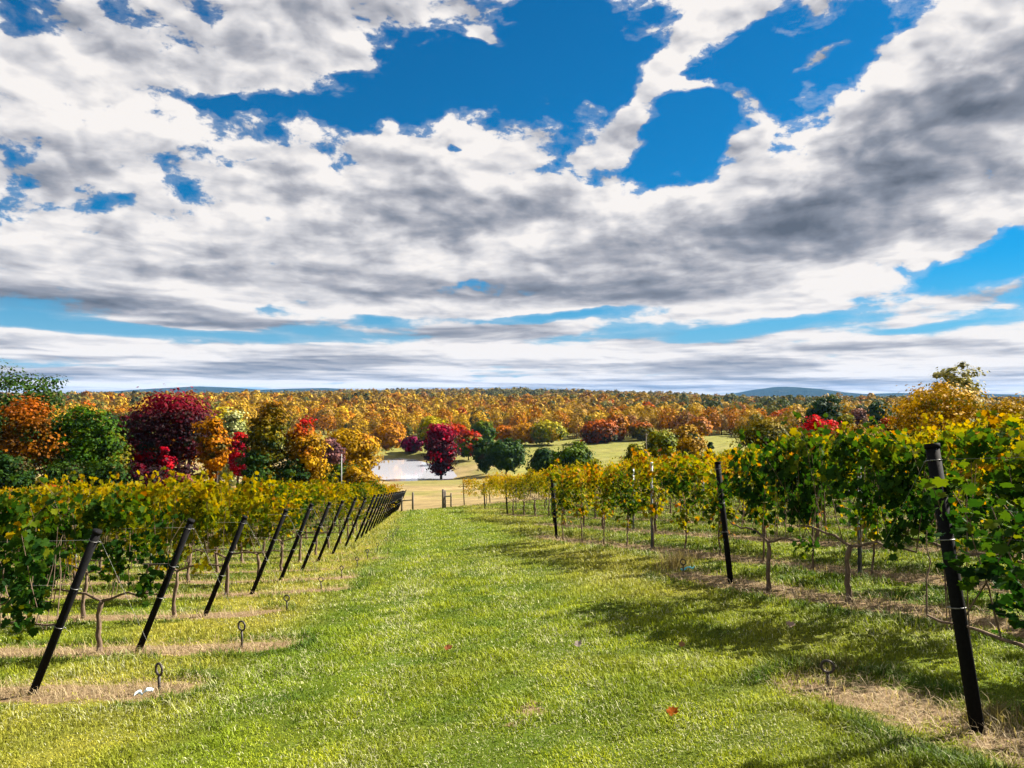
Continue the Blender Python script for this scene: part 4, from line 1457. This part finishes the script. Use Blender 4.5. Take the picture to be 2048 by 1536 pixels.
def brace(label, pts, h, rail_z):
    root = empty("fence_brace", (pts[0][0], pts[0][1], z1(pts[0][0], pts[0][1])))
    o0 = np.array(root.location)
    tops = []
    for (x, y, rad, hh_) in pts:
        z = z1(x, y)
        b = MB()
        b.tube([np.array((x, y, z - 0.3)) - o0, np.array((x, y, z + hh_)) - o0], rad, 9)
        obj("post", b.mesh("brace_post", mat_wood), root)
        tops.append(np.array((x, y, z + rail_z)) - o0)
    b = MB()
    b.tube([tops[0], tops[-1]], 0.045, 8)
    obj("rail", b.mesh("brace_rail", mat_wood), root)
    tag(root, label, "fence", "timber braces at the end of the lawn")


GY0 = 62.0
brace("timber H-brace left of the gap at the lawn's far end", [((804 - 1024) / FPX * GY0, GY0, 0.07, 1.3), ((826 - 1024) / FPX * GY0, GY0, 0.08, 1.45)], 1.4, 0.85)
brace("timber H-brace with a doubled post, right of the gap at the lawn's far end", [((886.5 - 1024) / FPX * GY0, GY0, 0.10, 1.5), ((890 - 1024) / FPX * GY0, GY0 + 0.2, 0.08, 1.4), ((902 - 1024) / FPX * GY0, GY0 + 0.1, 0.06, 1.15)], 1.4, 0.9)

root = empty("rail_fence", (-29.0, 44.0, z1(-29.0, 44.0)))
o0 = np.array(root.location)
for k in range(4):
    x = -27.9 - 2.6 * k
    b = MB()
    z = z1(x, 44.0)
    b.tube([np.array((x, 44.0, z - 0.3)) - o0, np.array((x, 44.0, z + (2.2 if k == 0 else 1.6))) - o0], 0.06, 8)
    obj("post", b.mesh("rail_fence_post", mat_wood), root)
for hz in (1.0, 1.5):
    b = MB()
    b.tube([np.array((-27.9, 44.06, z1(-27.9, 44) + hz)) - o0, np.array((-35.7, 44.06, z1(-35.7, 44) + hz)) - o0], 0.045, 8)
    obj("rail", b.mesh("rail_fence_rail", mat_wood), root)
tag(root, "short timber rail fence at the left edge behind the first vine rows", "fence")


def pole(name, label, cx, ty, D, rad, mat, arm):
    x = (cx - 1024) / FPX * D
    z = z1(x, D)
    top = (790 - ty) / FPX * D
    root = empty(name, (x, D, z))
    b = MB()
    b.tube([(0, 0, -0.4), (0, 0, top - z)], [rad, rad * 0.8], 10)
    obj("shaft", b.mesh("pole_shaft", mat), root)
    b = MB()
    b.box((0, 0, top - z - 0.25), (arm, 0.08, 0.07))
    obj("bracket" if arm > 0.3 else "cap", b.mesh("pole_fitting", mat, False), root)
    tag(root, label, "pole")


pole("metal_pole", "thin pale metal pole in front of the golden tree", 683.5, 908, 70, 0.055, mat_pale, 0.13)
pole("utility_pole", "thin dark wooden pole standing on the meadow behind the right vines", 1292, 866, 103, 0.085, mat_wood, 0.5)

# wire fence posts far down the left pasture
FPOST = empty("pasture_post", (0, 0, -500))
b = MB()
b.tube([(0, 0, -0.3), (0, 0, 1.25)], 0.05, 7)
obj("shaft", b.mesh("pasture_post_shaft", mat_wood), FPOST)
b = MB()
b.tube([(0, 0, 1.25), (0, 0, 1.29)], [0.055, 0.02], 7)
obj("cap", b.mesh("pasture_post_cap", mat_wood), FPOST)
for k in range(9):
    D = 150.0
    x = (438 + 8.5 * k - 1024) / FPX * D
    o = place(FPOST, (x, D + 0.6 * k, z1(x, D + 0.6 * k)), 0.0, (1, 1, 1))
    tag(o, "thin dark fence post on the far left pasture, seen between the trees", "post", "fence posts across the far left pasture")

# ------------------------------------------------------------------ small things on the lawn
def leaf_on_lawn(label, pxx, pyy, size, colr, curl):
    x, y = ground_at(pxx, pyy)
    r = np.random.default_rng(int(pxx))
    c = np.zeros((1, 3))
    v, F = lobed_leaves(c, np.array([[r.normal(0, 0.3), -0.5, 1.0]]), np.array([size]), r, np.array([[1.0, 0.2, 0.3]]))
    v[:, 2] += curl * (v[:, 0] ** 2 + v[:, 1] ** 2) / size
    me = mesh_np("fallen_leaf", v, [F])
    me.materials.append(mat_foliage(f"leaf {pxx}", [colr, tuple(min(1, q * 1.2) for q in colr)], trans=0.25))
    tag(obj("fallen_leaf", me, None, (x, y, z1(x, y) + 0.045)), label, "leaf", "fallen leaves on the lawn")


leaf_on_lawn("orange fallen leaf low on the right half of the lawn", 1343, 1434, 0.085, (0.42, 0.13, 0.04), 0.4)
leaf_on_lawn("pale grey curled fallen leaf in the middle of the lawn", 1156, 1297, 0.085, (0.40, 0.33, 0.30), 0.9)
leaf_on_lawn("rust brown fallen leaf left of the lawn's middle", 897, 1304, 0.085, (0.30, 0.12, 0.06), 0.7)
leaf_on_lawn("pinkish pale fallen leaf on the grass in the right row's shade", 1578, 1256, 0.09, (0.48, 0.34, 0.28), 0.5)
leaf_on_lawn("small tan fallen leaf near the right dirt strip", 1362, 1296, 0.07, (0.36, 0.20, 0.10), 0.5)


def ribbon(label, cx, cy, colr, size, seed):
    """A crumpled strip of marking tape by an anchor."""
    x, y = ground_at(cx, cy)
    r = np.random.default_rng(seed)
    n = 9
    t = np.linspace(0, 1, n)
    mid = np.stack([size * (t - 0.5), 0.03 * np.sin(t * 7), 0.03 + 0.05 * np.abs(np.sin(t * 5 + seed)) + 0.06 * t], 1)
    w = 0.016
    up = np.stack([0.2 * r.normal(size=n), 0.6 + 0 * t, 0.8 + 0.3 * r.normal(size=n)], 1) * w
    a, b_ = mid - up, mid + up
    th = np.array([0, -0.002, 0.001])
    V4 = np.stack([a, b_, b_ + th, a + th], 1).reshape(-1, 3)
    k = np.arange(n - 1)
    Q = []
    for j in range(4):
        Q.append(np.stack([k * 4 + j, k * 4 + (j + 1) % 4, (k + 1) * 4 + (j + 1) % 4, (k + 1) * 4 + j], 1))
    me = mesh_np("marker_ribbon", V4, Q, smooth=True)
    me.materials.append(mat_plain(f"ribbon {seed}", colr, 0.45, 0.0, 0.4, 15, 0.1, 0.001))
    tag(obj("marker_ribbon", me, None, (x, y, z1(x, y))), label, "ribbon")


ribbon("pale blue-white ribbon tied at the nearest left anchor", 291, 1400, (0.55, 0.66, 0.72), 0.17, 1)
ribbon("turquoise ribbon on the bare soil in front of the second right post", 1374, 1146, (0.10, 0.45, 0.50), 0.24, 2)
x, y = ground_at(300, 1384)
# ------------------------------------------------------------------ grass
def blades(x, y, L, wdt, colr, flat, rng, tall=True):
    """Bent grass blades: root pair, middle pair, tip."""
    n = len(x)
    z = Zt(x, y) - 0.004
    a = rng.uniform(0, 2 * np.pi, n)
    lean = flat * rng.uniform(0.35, 1.25, n)
    dx, dy = np.cos(a), np.sin(a)
    sx, sy = -dy, dx
    root = np.stack([x, y, z], 1)
    side = np.stack([sx * wdt, sy * wdt, np.zeros(n)], 1)
    h1 = np.stack([dx * lean * L * 0.35, dy * lean * L * 0.35, L * 0.62 * np.cos(np.clip(lean * 0.7, 0, 1.2))], 1)
    h2 = np.stack([dx * lean * L * 1.0, dy * lean * L * 1.0, L * np.cos(np.clip(lean * 1.0, 0, 1.45))], 1)
    v = np.stack([root - side * 0.5, root + side * 0.5, root + h1 + side * 0.42, root + h1 - side * 0.42, root + h2], 1).reshape(-1, 3)
    o = np.arange(n)[:, None] * 5
    q = o + np.array([[0, 1, 2, 3]])
    t = o + np.array([[3, 2, 4]])
    return v, q, t, np.repeat(colr, 5, axis=0)


rg = np.random.default_rng(99)
NB = 620000
yb_ = np.exp(rg.uniform(np.log(3.7), np.log(63.0), NB))
xb_ = rg.uniform(-1, 1, NB) * (0.70 * yb_ + 0.7)
sf = strip_field(xb_, yb_)
spot = np.zeros(NB)
for sx, sy, sr in gspots:
    qx, qy = ground_at(sx, sy)
    spot = np.maximum(spot, np.exp(-((xb_ - qx) / sr) ** 2 - ((yb_ - qy) / (sr * 1.3)) ** 2))
keep = rg.random(NB) < np.clip(1.15 - 1.25 * sstep(sf + 0.95 * (vnoise(xb_, yb_, 0.35, 61, 3) - 0.5), 0.42, 0.70) - 0.8 * spot, 0.05, 1)
xb_, yb_, sf = xb_[keep], yb_[keep], sf[keep]
n = len(xb_)
dry = lawn_dry(xb_, yb_)
cl = vnoise(xb_, yb_, 0.45, 63, 3)
cl2 = vnoise(xb_, yb_, 0.16, 64, 2)
scale = (np.maximum(yb_, 4.5) / 6.0) ** 0.62
tallband = np.exp(-((sf - 0.16) / 0.15) ** 2) * sstep(vnoise(xb_, yb_, 0.5, 66, 2), 0.30, 0.52)
L = (0.014 + 0.027 * cl * cl2 * 1.8 + 0.165 * tallband * cl) * rg.uniform(0.6, 1.35, n) * scale ** 0.45
wdt = rg.uniform(0.0045, 0.0085, n) * scale
g1, g2_ = np.array([0.064, 0.125, 0.005]), np.array([0.370, 0.415, 0.012])
base_c = g1 + (g2_ - g1) * np.clip(-0.30 + 1.70 * cl + 0.35 * (rg.random(n) - 0.5), 0, 1)[:, None]
dryc = np.array([0.40, 0.36, 0.040]) * rg.uniform(0.7, 1.2, n)[:, None]
mixd = np.clip(dry * 1.0 + 0.35 * (rg.random(n) - 0.5), 0, 1)[:, None]
colr = base_c * (1 - mixd) + dryc * mixd
tb = (0.85 * tallband)[:, None]
colr = colr * (1 - tb) + np.array([0.034, 0.088, 0.010]) * rg.uniform(0.7, 1.5, n)[:, None] * tb
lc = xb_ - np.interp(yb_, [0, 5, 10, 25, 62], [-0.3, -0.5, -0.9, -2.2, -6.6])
track = np.exp(-((np.abs(lc - 0.25) - 0.85) / 0.34) ** 2) * (0.4 + vnoise(xb_, yb_, 1.3, 67, 2))
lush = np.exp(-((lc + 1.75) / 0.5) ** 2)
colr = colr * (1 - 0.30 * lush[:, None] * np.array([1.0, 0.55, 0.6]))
straw = rg.random(n) < (0.06 + 0.20 * track + 0.22 * sstep(vnoise(xb_, yb_, 0.8, 65, 2), 0.5, 0.75))
colr[straw] = np.array([0.46, 0.46, 0.25]) * rg.uniform(0.7, 1.15, straw.sum())[:, None]
colr = colr * rg.uniform(0.80, 1.40, n)[:, None]
flat = np.full(n, 0.85)
flat[straw] = 1.25
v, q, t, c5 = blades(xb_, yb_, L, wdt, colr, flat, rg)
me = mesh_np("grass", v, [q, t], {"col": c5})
m, T = new_mat("grass blades")
finish(m, T, leafy(T, attr(T, "col", 0), 0.30, 0.6, 0.12, ALB, (1.2, 1.25, 0.6)))
me.materials.append(m)
mat_grass = m
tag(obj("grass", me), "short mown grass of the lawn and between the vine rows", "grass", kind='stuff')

# dry clippings and straw lying on the bare strips
NS = 200000
ys_ = np.exp(rg.uniform(np.log(3.7), np.log(30.0), NS))
xs_ = rg.uniform(-1, 1, NS) * (0.70 * ys_ + 0.7)
kf = strip_field(xs_, ys_)
k2 = rg.random(NS) < np.clip(kf * 1.1 - 0.2, 0, 1)
xs_, ys_ = xs_[k2], ys_[k2]
n = len(xs_)
sc = (np.maximum(ys_, 4.5) / 6.0) ** 0.6
v, q, t, c5 = blades(xs_, ys_, rg.uniform(0.05, 0.16, n) * sc ** 0.5, rg.uniform(0.003, 0.006, n) * sc,
                     np.array([0.44, 0.34, 0.20]) * rg.uniform(0.55, 1.25, n)[:, None], np.full(n, 1.5), rg)
me = mesh_np("straw", v, [q, t], {"col": c5})
me.materials.append(mat_grass)
tag(obj("straw", me), "dry straw and clippings lying on the bare strips under the vines", "straw", kind='stuff')


def tuft(label, cx, cy, n, L, spread, colr, seed):
    x, y = ground_at(cx, cy)
    r = np.random.default_rng(seed)
    px_, py_ = r.normal(0, spread, n), r.normal(0, spread, n)
    v, q, t, c5 = blades(px_ + x, py_ + y, L * r.uniform(0.5, 1.1, n), r.uniform(0.004, 0.008, n), np.array(colr) * r.uniform(0.6, 1.25, n)[:, None], np.full(n, 0.7), r)
    z = z1(x, y)
    v = v - np.array([x, y, z])
    me = mesh_np("grass_tuft", v, [q, t], {"col": c5})
    me.materials.append(mat_grass)
    tag(obj("grass_tuft", me, None, (x, y, z)), label, "grass tuft")


tuft("dry feathery grass tuft beside the bare soil before the second right post", 1350, 1138, 420, 0.42, 0.13, (0.36, 0.28, 0.14), 3)
tuft("browned grass tuft in the shade left of the nearest right post's anchor", 1640, 1335, 420, 0.13, 0.17, (0.17, 0.16, 0.04), 4)
tuft("pale dry grass tuft at the foot of the nearest right post", 1990, 1440, 260, 0.16, 0.12, (0.26, 0.21, 0.09), 5)

# ------------------------------------------------------------------ the air
HAZE = 0.000032
if HAZE > 0:
    b = MB()
    b.box((300, 4300, 20), (18400, 9800, 190))
    m, T = new_mat("hazy air")
    vol = T.node('ShaderNodeVolumePrincipled', {'Color': (0.22, 0.50, 1.0, 1.0), 'Density': HAZE, 'Anisotropy': 0.0})
    o = T.node('ShaderNodeOutputMaterial')
    T.t.links.new(vol.outputs[0], o.inputs[1])
    tag(obj("haze", b.mesh("haze", m, False)), kind='stuff')
